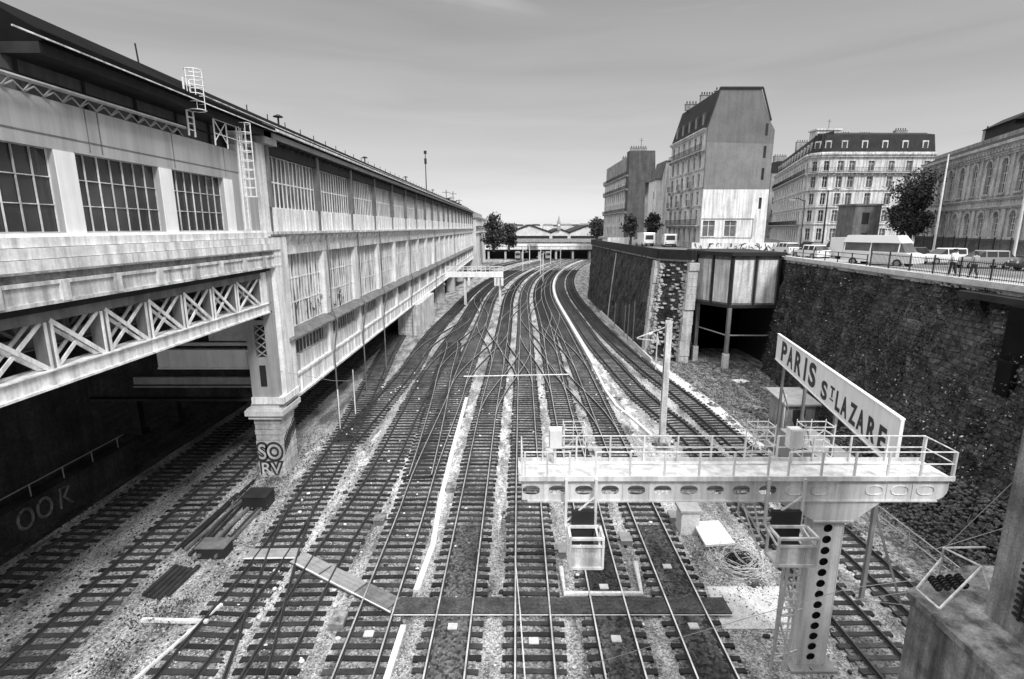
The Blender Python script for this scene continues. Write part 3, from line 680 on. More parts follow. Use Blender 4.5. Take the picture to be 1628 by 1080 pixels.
# corner column
b = MB()
b.box(-16.95,-16.45,33.0,33.6,5.75,13.95); b.box(-15.75,-15.25,33.0,33.6,5.75,13.95); b.box(-16.45,-15.75,33.0,33.3,5.75,8.4); b.box(-16.45,-15.75,33.0,33.3,13.2,13.95)
b.box(-16.45,-15.75,33.0,33.3,10.55,10.85); b.box(-16.9,-16.5,33.55,34.0,5.75,13.9)
for z0, z1, n in ((8.4,10.55,4),(10.85,13.2,4)):
    for i in range(n):
        a = z0+(z1-z0)*i/n; c = z0+(z1-z0)*(i+1)/n
        b.bar((-16.45,33.08,a), (-15.75,33.08,c), .05, .07); b.bar((-16.45,33.14,c), (-15.75,33.14,a), .05, .07)
b.build('lattice_column', 'grey', dep)
b = MB(); b.box(-16.4,-15.80,33.45,33.55,8.4,13.2); b.box(-16.3,-15.9,32.96,32.998,6.5,7.9); b.build('column_recess', 'black', dep)
b = MB(); b.box(-15.9,-14.95,33.62,35.6,5.75,16.0); b.box(-17.0,-14.9,32.9,35.8,5.3,5.75); b.build('white_column', 'white', dep)
# stone pedestal under the column
ped = thing('stone_pedestal', (-16.2, 34.3, 0), 'banded stone pedestal with graffiti letters carrying the steel corner column', 'pedestal')
b = MB(); z = 0
for i in range(11):
    h = .385; e = .0 if i % 2 else .025
    b.box(-17.1-e,-15.4+e,33.2-e,35.4+e,z,z+h-.05); b.box(-17.05,-15.45,33.25,35.35,z+h-.05,z+h); z += h
b.build('stone_block', 'stone', ped)
b = MB(); b.box(-17.35,-15.15,32.95,35.65,4.24,4.5); b.box(-17.5,-15.0,32.8,35.8,4.5,4.85); b.prism([(-17.4,32.9,4.85),(-15.1,32.9,4.85),(-15.1,35.7,4.85),(-17.4,35.7,4.85)], (0,0,.12)); b.box(-17.1,-15.3,33.0,35.5,4.97,5.3); b.build('cap', 'palecon', ped)
def wall_text(txt, size, x, z, y, m1, m2, parent, nm='graffiti', bold=.05, xs=1):
    rot = Matrix.Rotation(R(90), 4, 'X')
    text_mesh(nm, txt, size, .004, m2, parent, Matrix.Translation((x, y-.006, z)) @ rot, bold*size*1.6, xs)
    text_mesh(nm, txt, size, .004, m1, parent, Matrix.Translation((x, y-.016, z)) @ rot, bold*size*.1, xs)
wall_text('SO', 1.5, -17.08, 1.35, 33.17, 'stone', 'ink', ped, bold=.075, xs=.85)
wall_text('RV', 1.15, -16.98, .28, 33.17, 'stone', 'ink', ped, bold=.075, xs=1.0)
b = MB()
for i in range(9):
    y = 33.4+i*.22; zz = 1.6+.12*i; b.tube([(-15.36,y,zz),(-15.36,y+.1,zz+1.1),(-15.36,y+.2,zz+.1),(-15.36,y+.24,zz+.9)], .035, 4)
b.build('scrawl', 'ink', ped)
# graffiti high on the glazed wall
b = MB()
for i in range(30):
    y = 36.2+rnd.random()*13; z = 9.8+rnd.random()*1.5; pts = [(-15.62,y,z)]
    for j in range(4): pts.append((-15.62, pts[-1][1]+rnd.uniform(-.12,.25), max(9.7,min(12.2,pts[-1][2]+rnd.uniform(-.22,.22)))))
    b.tube(pts, rnd.uniform(.014,.035), 4)
b.build('graffiti', 'ink', dep)
# piers and dim pillars below
b = MB(); b.box(-17.8,-14.45,81.5,97,0,4.84)
for i in range(8): b.box(-17.84,-14.4,81.44,97.05,.3+i*.58,.3+i*.58+.5)
o = b.build('stone_pier', 'offwhite', origin=(-16,89,0)); tag(o, 'long pale stone pier standing below the glazed building', 'pier')
for i, y in enumerate((118, 140, 165)):
    b = MB(); x = -15.9; b.box(x-1.4, x+.6, y, y+1.6, 0, 4.84); b.box(x-1.6,x+.8,y-.2,y+1.8,3.9,4.2)
    o = b.build('stone_pier', 'stone', origin=(x,y,0)); tag(o, ('first', 'second', 'third')[i]+' short square pier beyond the long pale stone pier', 'pier')
for i, (x, y) in enumerate(((-30.6,41),(-29.4,44),(-28,52),(-28,64),(-28,78))):
    b = MB(); b.box(x-.3,x+.3,y-.3,y+.3,0,4.9); b.box(x-.45,x+.45,y-.45,y+.45,0,.5); b.box(x-.45,x+.45,y-.45,y+.45,4.3,4.9)
    o = b.build('iron_pillar', 'dark', origin=(x,y,0)); tag(o, ('nearest','second','third','fourth','farthest')[i]+' dim iron pillar in the darkness under the building', 'pillar', 'pillars under the building')
ab = thing('retaining_wall', (-27.5,20,0), 'dim retaining wall with a low graffitied wall and rail left of the tracks', 'wall')
b = MB(); b.prism([(-27.6,6,0),(-27.6,36.2,0),(-27.6,33.0,5.2),(-27.6,32.4,13.88),(-27.6,6,13.88)], (-1.5,0,0)); b.build('high_wall', 'shadewall', ab)
b = MB(); b.box(-27.0,-26.4,6,34.2,0,1.9); b.box(-27.1,-26.3,6,34.3,1.9,2.05); b.build('low_wall', 'shadewall', ab)
b = MB()
for i in range(13): b.bar((-26.6,7+i*2.2,2.05), (-26.6,7+i*2.2,2.75), .05)
b.bar((-26.6,6,2.75), (-26.6,34,2.75), .05); b.build('handrail', 'grey', ab)
b = MB()
for j, y in enumerate((26.0, 27.2)):
    pts = [(-26.36, y+.45*math.cos(R(a))*(1.0), 1.15+.55*math.sin(R(a))) for a in range(0, 361, 30)]; b.tube(pts, .09, 4)
b.tube([(-26.36,28.2,.5),(-26.36,28.3,1.7),(-26.36,28.9,1.6),(-26.36,28.5,1.1),(-26.36,29,.5)], .08, 4); b.build('graffiti', 'dark' if False else 'midgrey', ab)
# second building beyond the depot
nb = thing('annex_building', (-12,214,0), 'small pale stepped building at the far end of the depot, beside the dark trees', 'building')
b = MB(); b.box(-40,-14.2,212,300,0,20.2); b.build('wall', 'far', nb)
b = MB(); b.box(-40,-13.6,211.5,301,20.2,20.9); b.box(-34,-16,216,290,20.9,23.2); b.build('roof', 'grey', nb)
for z in (14.5, 17.2, 20.7):
    b = MB(); b.box(-14.2,-13.5,212,300,z,z+.4); b.build('ledge', 'offwhite', nb)
for i in range(8):
    b = MB(); b.box(-14.2,-14.12,214+i*10,222+i*10,15.2,16.9); b.build('window', 'glassmid', nb)

# ================= signal gantry =================
ga = thing('signal_gantry', (11.5, 17.7, 0), 'large white cantilever signal gantry with oval holes, railings and two hanging cages, near foreground', 'gantry')
GX0, GX1, GY0, GY1, GZ0, GZ1 = .25, 15.35, 17.1, 18.45, 7.12, 7.98
HOLES = [(.68+.925*i, True) for i in range(10)] + [(9.95,False),(10.82,False),(12.75,False),(13.65,False),(14.3+.25,False)]
def ellipse(cx, cz, a, b_, n=16):
    out = []
    for i in range(n):
        t = 2*math.pi*i/n; ct, st = math.cos(t), math.sin(t)
        out.append((cx+a*math.copysign(abs(ct)**.8, ct), cz+b_*math.copysign(abs(st)**.8, st)))
    return out
def plate(mb, y, x0, x1, z0, z1, holes, a=.31, b_=.18, th=.03):
    """plate in the xz plane with stadium holes"""
    xs = [x0]
    hs = sorted(holes)
    for p, q in zip(hs, hs[1:]): xs.append((p+q)/2)
    xs.append(x1)
    for i, h in enumerate(hs):
        cx, cz = h, (z0+z1)/2; l, r_ = xs[i], xs[i+1]; el = ellipse(cx, cz, a, b_)
        n = len(el); outer = []
        for ex, ez in el:
            dx, dz = ex-cx, ez-cz
            s = min(((r_-cx)/dx if dx > 1e-6 else 1e9), ((l-cx)/dx if dx < -1e-6 else 1e9), ((z1-cz)/dz if dz > 1e-6 else 1e9), ((z0-cz)/dz if dz < -1e-6 else 1e9))
            outer.append((cx+dx*s, cz+dz*s))
        corners = [(r_, z1), (l, z1), (l, z0), (r_, z0)]
        for j in range(n):
            k = (j+1) % n; o1, o2 = outer[j], outer[k]; e1, e2 = el[j], el[k]
            pts = [e1, o1]
            for c in corners:
                if (abs(o1[0]-c[0]) < 1e-5) != (abs(o2[0]-c[0]) < 1e-5) and (abs(o1[1]-c[1]) < 1e-5) != (abs(o2[1]-c[1]) < 1e-5): pts.append(c)
            pts += [o2, e2]
            for yy in (y, y+th): mb.poly([(p[0], yy, p[1]) for p in pts])
            mb.poly([(e1[0],y,e1[1]),(e2[0],y,e2[1]),(e2[0],y+th,e2[1]),(e1[0],y+th,e1[1])])
thru = [h for h, t in HOLES if t]
b = MB()
for y in (GY0, GY1-.5): plate(b, y, GX0+.1, 9.45, GZ0+.06, GZ1-.06, thru)
for y in (GY0, GY1-.5):
    b.box(9.45, GX1-.45, y, y+.03, GZ0+.06, GZ1-.06)
    pts = [(GX1-.45,GZ1-.06),(GX1,GZ1-.06),(GX1,GZ0+.46)]+[(GX1-.4+.4*math.cos(R(a)), GZ0+.46-.4+.4*1-.4*math.sin(R(a))) for a in (20,45,70)]+[(GX1-.45,GZ0+.06)]
    b.prism([(p[0],y,p[1]) for p in pts], (0,.03,0))
b.build('beam_web', 'gantry', ga)
b = MB()
for y in (GY0-.05, GY1-.55):
    b.box(GX0+.3, GX1-.35, y, y+.14, GZ0, GZ0+.06); b.box(GX0, GX1+.05, y, y+.14, GZ1-.06, GZ1)
    for x in [1.14+.925*i for i in range(9)]+[9.4, 11.4, 13.2, 14.1]: b.box(x-.02, x+.02, y+.03, y+.05, GZ0+.06, GZ1-.06)
b.build('beam_flange', 'gantry', ga)
for h, t in HOLES:
    if not t:
        b = MB(); el = ellipse(h, (GZ0+GZ1)/2, .30, .17, 20); b.tube([(p[0], GY0-.01, p[1]) for p in el+el[:1]], .022, 5); b.build('stiffener_ring', 'offwhite', ga)
b = MB(); b.box(GX0-.02, GX1+.05, GY0-.12, GY1+.02, GZ1+.01, GZ1+.05); 
for y in (GY0-.16, GY1+.02): b.box(GX0-.02, GX1+.05, y, y+.04, GZ1-.005, GZ1+.17)
for i in range(10): b.box(GX0+1.5*i+.6, GX0+1.5*i+.64, GY0-.12, GY1, GZ1+.05, GZ1+.056)
b.build('walkway_deck', 'gantry', ga)
RZ = GZ1+1.05
def rail_run(mb, p, q, n, r=.028, z0=GZ1+.1, z1=RZ):
    p = Vector((*p, 0)); q = Vector((*q, 0))
    for z in (z1, (z0+z1)/2+.03): mb.tube([p+Vector((0,0,z)), q+Vector((0,0,z))], r, 5)
    for i in range(n+1):
        c = p.lerp(q, i/n); mb.bar(c+Vector((0,0,z0-.15)), c+Vector((0,0,z1)), r*2.2)
b = MB()
rail_run(b, (GX0+.9,GY1), (8.7,GY1), 6); rail_run(b, (9.9,GY1), (GX1,GY1), 4)
b.build('back_railing', 'gantry', ga)
b = MB(); rail_run(b, (GX0+.2,GY0-.1), (2.0,GY0-.1), 2); rail_run(b, (2.9,GY0-.1), (8.9,GY0-.1), 5); rail_run(b, (9.6,GY0-.1), (GX1,GY0-.1), 5); rail_run(b, (GX1+.004,GY0-.03), (GX1+.004,GY1-.07), 1, .024, GZ1+.11, RZ-.006); rail_run(b, (GX0+.1,GY0-.03), (GX0+.1,GY1-.07), 1, .024, GZ1+.11, RZ-.006)
b.build('front_railing', 'gantry', ga)
# pier
b = MB(); PX0, PX1, PY0, PY1 = 10.95, 12.02, 17.35, 17.85
def vplate(mb, y, th=.03):
    # rotate plate: holes down the pier
    n = 14; cz = [.45+.455*i for i in range(13)]; zs = [0]+[(p+q)/2 for p, q in zip(cz, cz[1:])]+[6.35]
    cx = (PX0+PX1)/2
    for i, c in enumerate(cz):
        lo, hi = zs[i], zs[i+1]; el = ellipse(cx, c, .17, .17, n) ; outer = []
        el = [(cx+.17*math.cos(2*math.pi*j/n), c+.17*math.sin(2*math.pi*j/n)) for j in range(n)]
        for ex, ez in el:
            dx, dz = ex-cx, ez-c
            s = min(((PX1-cx)/dx if dx > 1e-6 else 1e9), ((PX0-cx)/dx if dx < -1e-6 else 1e9), ((hi-c)/dz if dz > 1e-6 else 1e9), ((lo-c)/dz if dz < -1e-6 else 1e9))
            outer.append((cx+dx*s, c+dz*s))
        for j in range(n):
            k = (j+1) % n; o1, o2, e1, e2 = outer[j], outer[k], el[j], el[k]; pts = [e1, o1]
            for q in ((PX1,hi),(PX0,hi),(PX0,lo),(PX1,lo)):
                if (abs(o1[0]-q[0]) < 1e-5) != (abs(o2[0]-q[0]) < 1e-5) and (abs(o1[1]-q[1]) < 1e-5) != (abs(o2[1]-q[1]) < 1e-5): pts.append(q)
            pts += [o2, e2]
            for yy in (y, y+th): mb.poly([(p[0], yy, p[1]) for p in pts])
            mb.poly([(e1[0],y,e1[1]),(e2[0],y,e2[1]),(e2[0],y+th,e2[1]),(e1[0],y+th,e1[1])])
vplate(b, PY0); vplate(b, PY1)
i_ = MB(); i_.box(PX0+.01,PX1-.01,17.6,17.63,0,6.3); i_.build('hole_shade', 'dark', ga)  # dark sheet added between the plates so the holes look shaded
b.box(PX0-.03, PX0+.0, PY0-.02, PY1+.05, 0, 6.35); b.box(PX1, PX1+.03, PY0-.02, PY1+.05, 0, 6.35)
b.build('pier', 'gantry', ga)
b = MB(); b.box(PX0-.35,PX1+.35,PY0-.35,PY1+.4,0,.12); b.build('base_plate', 'grey', ga)
b = MB()
for y in (GY0+.02, GY1-.52): b.prism([(9.4,y,7.1),(13.1,y,7.1),(12.2,y,6.35),(10.8,y,6.35)], (0,.06,0))
b.box(10.75,12.2,GY0,GY1-.45,6.3,6.36); b.build('haunch', 'gantry', ga)
# hanging cages with their signal heads
def hang(x0, x1, ztop, zmid, zbot, label):
    b = MB(); y0, y1 = 16.0, 16.75
    for x in (x0-.08, x1-.15): b.bar((x,GY0-.2,GZ1+.1), (x,GY0-.2,zmid), .09); b.bar((x,GY0-.2,zmid), (x+.03,y0,zmid-.25), .06)
    for x in (x0, x1):
        for y in (y0, y1): b.bar((x,y,zbot), (x,y,zmid), .075)
    for z in (zmid, zbot):
        b.bar((x0,y0,z),(x1,y0,z),.09); b.bar((x0,y1,z),(x1,y1,z),.09); b.bar((x0,y0,z),(x0,y1,z),.09); b.bar((x1,y0,z),(x1,y1,z),.09)
    b.bar((x0-.05,y0,zmid-.28),(x1+.05,y0,zmid-.28),.07)
    b.bar((x0-.08,GY0-.2,zmid+.1),(x1-.15,GY0-.2,zmid+1.1),.05); b.bar((x0-.08,GY0-.2,zmid),(x1-.15,GY0-.2,zmid),.06)
    cg = b.build('hanging_cage', 'gantry', ga)
    m = MB(); nx = 22
    for i in range(nx): x = x0+(x1-x0)*(i+.5)/nx; m.box(x-.011,x+.011,y0+.01,y0+.02,zbot,zmid-.3)
    for i in range(20): z = zbot+(zmid-.3-zbot)*(i+.5)/20; m.box(x0,x1,y0+.022,y0+.03,z-.011,z+.011)
    m.box(x0,x1,y0,y1,zbot+.02,zbot+.04); m.build('mesh_panel', 'offwhite', cg)
    s = MB(); s.box(x0+.12,x1-.2,16.78,16.95,zmid-.7,zmid+.55); s = s.build('signal_head', 'black', ga)
    for i in range(3):
        h = MB(); z = zmid+.3-.3*i; h.tube([(x0+.45,16.95,z),(x0+.45,17.15,z)], .11, 10)
        h.build('hood', 'black', s)
hang(1.97, 3.08, GZ0, 6.35, 5.25, '')
hang(9.0, 10.32, GZ0, 6.35, 5.35, '')
for x0 in (1.36, 10.1):
    b = MB(); b.box(x0,x0+.45,18.0,18.35,8.72,9.45); b.box(x0+.02,x0+.43,17.95,18.0,8.75,9.42); b.tube([(x0+.22,18.2,8.0),(x0+.22,18.2,8.72)], .06); b.build('relay_box', 'gantry', ga)
for x0, x1 in ((1.95,2.75),(10.9,12.0),(9.0,9.8)):
    b = MB()
    for z in (8.15, 8.6, 9.0, 9.35):
        b.bar((x0,18.5,z),(x1,18.5,z),.03); b.bar((x0,19.1,z),(x1,19.1,z),.03); b.bar((x0,18.5,z),(x0,19.1,z),.03); b.bar((x1,18.5,z),(x1,19.1,z),.03)
    for x in (x0, (x0+x1)/2, x1): b.bar((x,19.1,8.1),(x,19.1,9.45),.028)
    for x in (x0, x1): b.bar((x,18.5,8.1),(x,18.5,9.45),.03)
    b.bar((x0,19.1,8.15),(x1,19.1,9.0),.025); b.build('ladder_guard', 'gantry', ga)
b = MB(); ladder(b, (10.15,16.75,5.1), (10.15,17.15,.1), .55, 14, .04, (1,0,0)); 
b.bar((10.25,17.0,.1),(10.25,17.0,5.1),.05); b.bar((9.75,16.9,4.6),(10.9,17.3,4.7),.05); b.bar((9.75,16.9,2.6),(10.9,17.3,2.6),.05); b.bar((9.8,16.9,.8),(10.9,17.3,.8),.05)
b.bar((9.8,16.95,4.6),(10.5,17.1,2.6),.06); b.bar((9.8,16.95,2.6),(10.5,17.1,.8),.06); b.bar((9.8,16.95,.8),(9.8,16.95,4.7),.07)
b.bar((8.6,17.2,7.1),(8.9,17.2,5.9),.05); b.bar((8.3,18.2,7.1),(9.0,16.9,5.6),.05); b.bar((8.2,17.3,7.1),(9.0,17.0,4.9),.05); b.bar((8.55,18.2,7.1),(8.55,18.2,6.0),.05); b.bar((8.55,18.2,6.0),(9.0,17.2,5.2),.05)
b.build('access_ladder', 'gantry', ga)
# distant gantry
g2 = thing('signal_bridge', (-8,115,0), 'small distant white signal bridge with railing in front of the glazed building', 'gantry')
b = MB(); b.box(-14.4,-1.9,114.4,115.6,6.1,7.2); b.build('beam', 'whiteclean', g2)
b = MB()
for y in (114.4, 115.6):
    for z in (7.8, 8.3): b.bar((-14.4,y,z),(-1.9,y,z),.07)
    for i in range(14): b.bar((-14.4+i*.96,y,7.2),(-14.4+i*.96,y,8.3),.07)
b.build('railing', 'white', g2)
b = MB()
for x in (-10.2, -2.6): b.box(x-.25,x+.25,114.7,115.3,0,6.1)
b.build('leg', 'offwhite', g2)
b = MB()
for x in (-3.6,-2.9,-2.1,-9.3): b.box(x-.25,x+.25,114.1,114.35,4.3,6.0)
b.build('signal_head', 'white', g2)
# ================= retaining walls on the right =================
def loft_wall(name, base, top, z1, m, parent, amp=.18, nz=14, step=.9, seed=1, z0=0):
    """battered masonry wall between a base line and a top line, surface uneven"""
    r = np.random.RandomState(seed)
    def samp(pl, n):
        pl = [Vector((*p, 0)) for p in pl]; seg = [(b-a).length for a, b in zip(pl, pl[1:])]; tot = sum(seg); out = []
        for i in range(n+1):
            d = tot*i/n; k = 0
            while k < len(seg)-1 and d > seg[k]: d -= seg[k]; k += 1
            out.append(pl[k].lerp(pl[k+1], d/seg[k]))
        return out, tot
    _, tot = samp(base, 1); n = max(2, int(tot/step)); B, _ = samp(base, n); T, _ = samp(top, n)
    v = []; f = []
    N = r.normal(size=(n+1, nz+1))*amp
    for i in range(n+1):
        d = (B[min(i+1, n)]-B[max(i-1, 0)]).normalized(); nn = Vector((-d.y, d.x, 0))
        for j in range(nz+1):
            t = j/nz; p = B[i].lerp(T[i], t)+nn*(N[i, j] if 0 < j < nz else 0); v.append((p.x, p.y, z0+(z1-z0)*t))
    for i in range(n):
        for j in range(nz): a = i*(nz+1)+j; f.append((a, a+nz+1, a+nz+2, a+1))
    # thickness behind
    mb = MB(); mb.v = v; mb.f = f; mb.mi = [0]*len(f)
    return mb.build(name, m, parent), B, T
rw = thing('ivy_wall', (27,20,0), 'tall dark ivy covered retaining wall under the street, right edge', 'wall')
nb_, B1, T1 = loft_wall('masonry', [(24.4,-10),(24.6,20),(25,34),(27.4,48),(29.8,61.2)], [(27.4,-10),(28.2,12),(29.2,29.7),(31.7,61.4)], 13.05, 'wall', rw, .16, 16, .8, 3)
b = MB()
def coping(b, line, w, z0, z1, off=0):
    for p, q in zip(line, line[1:]):
        d = Vector((q[0]-p[0], q[1]-p[1], 0)).normalized(); n = Vector((-d.y, d.x, 0))
        c = [Vector((*p,0))+n*(off+w), Vector((*q,0))+n*(off+w), Vector((*q,0))+n*off, Vector((*p,0))+n*off]
        b.hexa([(v.x,v.y,z0) for v in c]+[(v.x,v.y,z1) for v in c])
tl = [(27.4,-10),(28.2,12),(29.2,29.7),(31.7,61.4)]
coping(b, tl, .75, 13.0, 13.38, -.4); b.build('coping', 'palecon', rw)
b = MB(); coping(b, tl, .45, 12.7, 12.995, -.3)
b.build('string_course', 'stone', rw)
# cantilevered walkway with brackets near the camera
b = MB(); coping(b, [(28.0,9),(28.95,26),(29.35,33.5)], 1.3, 12.3, 12.69, -.3)
for i in range(7):
    y = 12+i*3.3; x = 28.2+(y-12)*.056; b.prism([(x+.1,y,12.3),(x-.95,y,12.3),(x-.95,y,12.05),(x-.2,y,10.9),(x+.1,y,10.9)], (0,.35,0))
b.build('bracket', 'dark', rw)
b = MB(); b.box(27.75,29.2,27.4,29.2,9.3,12.3); b.box(27.3,28.2,27.9,28.8,7.4,9.3); b.build('niche_shade', 'roofblack', rw)  # black boxes standing in for the shade of a wall niche
fw = thing('ivy_wall', (18,90,0), 'farther dark retaining wall with two raking stone ribs and a thin white pipe', 'wall')
loft_wall('masonry', [(23.2,66.2),(21.2,64.2),(18.05,68.4),(17.9,100),(18.2,127),(22,136)][::-1], [(24.0,67.6),(22.2,65.4),(19.15,69.2),(18.9,100),(19.0,127),(23,137)][::-1], 13.0, 'wall', fw, .1, 14, .8, 5)
tl2 = [(24.0,67.6),(22.2,65.4),(19.15,69.2),(18.9,100),(19.0,127),(23,137)][::-1]
b = MB(); coping(b, tl2, .5, 12.45, 12.7, -.1); b.build('string_course', 'stone', fw)
b = MB(); coping(b, tl2, .4, 12.7, 13.9, -.35); b.build('parapet', 'dark', fw)
def rib(x0, y0, x1, y1, w):
    b = MB(); n = 13
    for i in range(n):
        t0, t1 = i/n, (i+1)/n; e = rnd.uniform(-.08, .25)
        b.hexa([(x0+(x1-x0)*t-.35-(.0 if k in (0,3) else 0), 0, 0) for k, t in enumerate([t0]*8)]) if False else None
        cx, cy, z0, z1 = x0+(x1-x0)*(t0+t1)/2, y0+(y1-y0)*(t0+t1)/2, 12.4*t0, 12.4*t1-.03
        b.box(cx-.3, cx+.9, cy-w/2-e, cy+w/2+e, z0, z1)
    b.build('stone_rib', 'stone', fw)
rib(17.8,69.0,18.9,69.8,1.2); rib(21.0,64.4,22.0,65.5,.9)
for i in range(26):   # broken pale stones of the face between the ribs
    pass
b = MB()
for i in range(330):
    t = rnd.random(); s = rnd.random(); s = s if rnd.random() < .35 else (.12*rnd.random() if rnd.random() < .5 else 1-.25*rnd.random()); x = 18.1+3.0*s+1.1*t; y = 68.2-4.0*s+.9*t+ (0); z = .3+11.8*t; w = rnd.uniform(.07,.26); h = rnd.uniform(.05,.14)
    b.box(x-w, x+w, y-rnd.uniform(.1,.3), y+.3, z-h, z+h)
b.build('exposed_stone', 'stone', fw)
b = MB(); b.tube([(18.55,95,12.2),(17.75,95,4.5),(17.4,95,0)], .09); b.build('drain_pipe', 'white', fw)
for i, (x, y, h) in enumerate(((17.3,88,4.2),(17.3,80,5.0),(17.3,77.5,5.5),(17.4,74.5,6.3))):
    b = MB(); b.tube([(x,y,0),(x+.1,y,h)], .08, 5); b.build('drain_pipe', 'grey', fw)
# ivy
def wall_pts(B, T, n, z1, seed, dens=None):
    r = np.random.RandomState(seed); out = []
    m = len(B)-1
    while len(out) < n:
        k = r.randint(6000 if False else m+0); t = r.rand(); i = k; p = B[i].lerp(B[i+1], r.rand())
        u = r.rand(); b0 = B[i].lerp(B[i+1], u); t0 = T[i].lerp(T[i+1], u); q = b0.lerp(t0, t)
        c = math.sin(q.y*.45+1.3*math.sin(t*5))*math.sin(t*6.3+q.y*.21)+.6*math.sin(q.y*1.3+t*9)
        if dens and not dens(q.y, t): continue
        if c+r.rand()*1.6 < .35: continue
        d = (B[i+1]-B[i]).normalized(); nn = Vector((-d.y, d.x, 0)); q = q+nn*abs(r.normal()*.14+.08)
        out.append((q.x, q.y, z1*t))
    return out
keep = lambda y, t: y > 14
tag(leaf_cloud('ivy', wall_pts(B1, T1, 30000, 12.9, 4, keep), .085, 'ivy', None, seed=4), 'dark ivy covering the tall wall behind the station sign', 'ivy', kind='stuff')
tag(leaf_cloud('ivy', wall_pts(B1, T1, 900, 12.9, 9, keep) + wall_pts(B1, T1, 520, 12.6, 12, lambda y, t: 27 < y < 33), .075, 'ivylight', None, seed=9), 'scattered pale leaves in the ivy of the tall wall', 'ivy', kind='stuff')
# rough rock footing
def rocks(name, n, fn, smin, smax, m, seed, label, cat='rocks'):
    r = random.Random(seed); q = np.random.RandomState(seed)
    bm = bmesh.new(); bmesh.ops.create_icosphere(bm, subdivisions=1, radius=1); bm.verts.ensure_lookup_table()
    V = np.array([v.co[:] for v in bm.verts]); Fc = np.array([[v.index for v in f.verts] for f in bm.faces]); bm.free()
    C0 = np.array([fn(r) for _ in range(n)]); S = q.uniform(smin, smax, (n, 1, 1))*q.uniform([.7,.7,.5], [1.4,1.4,.9], (n, 1, 3))
    A = C0[:, None, :]+V[None]*S*q.uniform(.78, 1.2, (n, len(V), 3)); faces = (Fc[None]+np.arange(n)[:, None, None]*len(V)).reshape(-1, 3)
    me = bpy.data.meshes.new(name); me.vertices.add(n*len(V)); me.vertices.foreach_set('co', A.reshape(-1)); k = len(faces)
    me.loops.add(3*k); me.loops.foreach_set('vertex_index', faces.astype(np.int32).ravel()); me.polygons.add(k)
    me.polygons.foreach_set('loop_start', np.arange(0, 3*k, 3, dtype=np.int32)); me.polygons.foreach_set('loop_total', np.full(k, 3, dtype=np.int32)); me.update(); me.validate()
    me.materials.append(M[m]); o = bpy.data.objects.new(name, me); COL.objects.link(o)
    return tag(o, label, cat, kind='stuff')
rocks('rubble', 3600, lambda r: (lambda t, y: (22.3+2.6*t+.02*(y-20), y, 2.9*t))(r.random(), r.uniform(12, 37)), .05, .15, 'scrub', 5, 'rough boulders piled along the foot of the ivy wall')
rocks('rubble', 1600, lambda r: (r.uniform(18.8, 29)-(3 if False else 0), r.uniform(30, 64), .05), .05, .22, 'weed', 6, 'loose rubble scattered below the station sign')
rocks('loose_stones', 14000, lambda r: (r.uniform(-16, 15), r.uniform(15.5, 42), .02), .02, .05, 'stone', 8, 'loose pale stones scattered over the ballast')
rocks('loose_stones', 2200, lambda r: (r.uniform(-26, -10), r.uniform(15, 40), .02), .02, .07, 'dark', 18, 'loose dark stones scattered over the left ballast')
rocks('litter', 260, lambda r: (r.uniform(-14, 14), r.uniform(16, 60), .06), .05, .13, 'stainwhite', 28, 'broken concrete and litter strewn between the tracks')
rocks('litter', 220, lambda r: (r.uniform(-15, 14), r.uniform(16, 60), .05), .05, .15, 'rust', 29, 'dark scraps strewn between the tracks')
# weeds and soil mound on the right
SCR = True
def weeds(n, fn, s, seed, label, m='weed'):
    r = random.Random(seed); pts = []
    for i in range(n):
        x, y = fn(r)
        for j in range(16): pts.append((x+r.gauss(0,.22), y+r.gauss(0,.22), abs(r.gauss(.12,.16))))
    return tag(leaf_cloud('weeds', pts, s, m, None, seed=seed), label, 'weeds', kind='stuff')
weeds(520, lambda r: (r.uniform(20, 28), r.uniform(36, 66)), .07, 3, 'dry weeds on the dark slope under the station sign')
weeds(240, lambda r: (r.uniform(18.9, 22), r.uniform(22, 60)), .06, 5, 'sparse weeds along the right edge of the last track')
weeds(260, lambda r: (r.uniform(21.6, 24.2), r.uniform(18, 37)), .07, 15, 'dark scrub growing over the boulders under the ivy wall', 'leaf')
weeds(150, lambda r: (r.uniform(-17.5, -14.2), r.uniform(29, 41)), .055, 6, 'weeds around the foot of the stone pedestal', 'weed')
weeds(80, lambda r: (r.uniform(9, 13), r.uniform(15, 26)), .04, 8, 'weeds around the gantry foot', 'leaf')
weeds(60, lambda r: (r.uniform(-16.5, -14), r.uniform(16, 21.5)), .045, 12, 'dark weeds on the ballast in the left foreground', 'leaf')

# ================= metal clad room over the notch in the wall =================
cr_ = thing('clad_cabin', (26,62,0), 'raised metal clad cabin on two legs between the ivy walls', 'cabin')
poly = [(25.5,61.6),(31.15,61.9),(31.15,71.9),(24.0,71.9),(22.9,66.0)]
b = MB(); b.prism([(x,y,7.7) for x, y in poly], (0,0,5.7)); b.build('wall', 'midgrey', cr_)
b = MB(); b.prism([(25.3,61.2,13.4),(31.5,61.5,13.4),(31.5,72.2,13.4),(23.6,72.2,13.4),(22.4,65.8,13.4)], (0,0,.42)); b.build('roof', 'dark', cr_)
b = MB(); b.prism([(25.4,61.3,7.35),(31.3,61.6,7.35),(31.3,72,7.35),(23.8,72,7.35),(22.6,65.9,7.35)], (0,0,.34)); b.build('floor_beam', 'dark', cr_)
def panel_on(p, q, t0, t1, z0, z1, off, m, name='panel'):
    F, L = frame(p, q); b = MB(); b.fbox(F, L*t0, L*t1, 0.0, off, z0, z1)
    for k in (.33,.66): 
        pass
    return b.build(name, m, cr_)
for t0, t1 in ((.05,.45),(.55,.94)): panel_on(poly[0], poly[1], t0, t1, 7.9, 12.9, .05, 'offwhite')
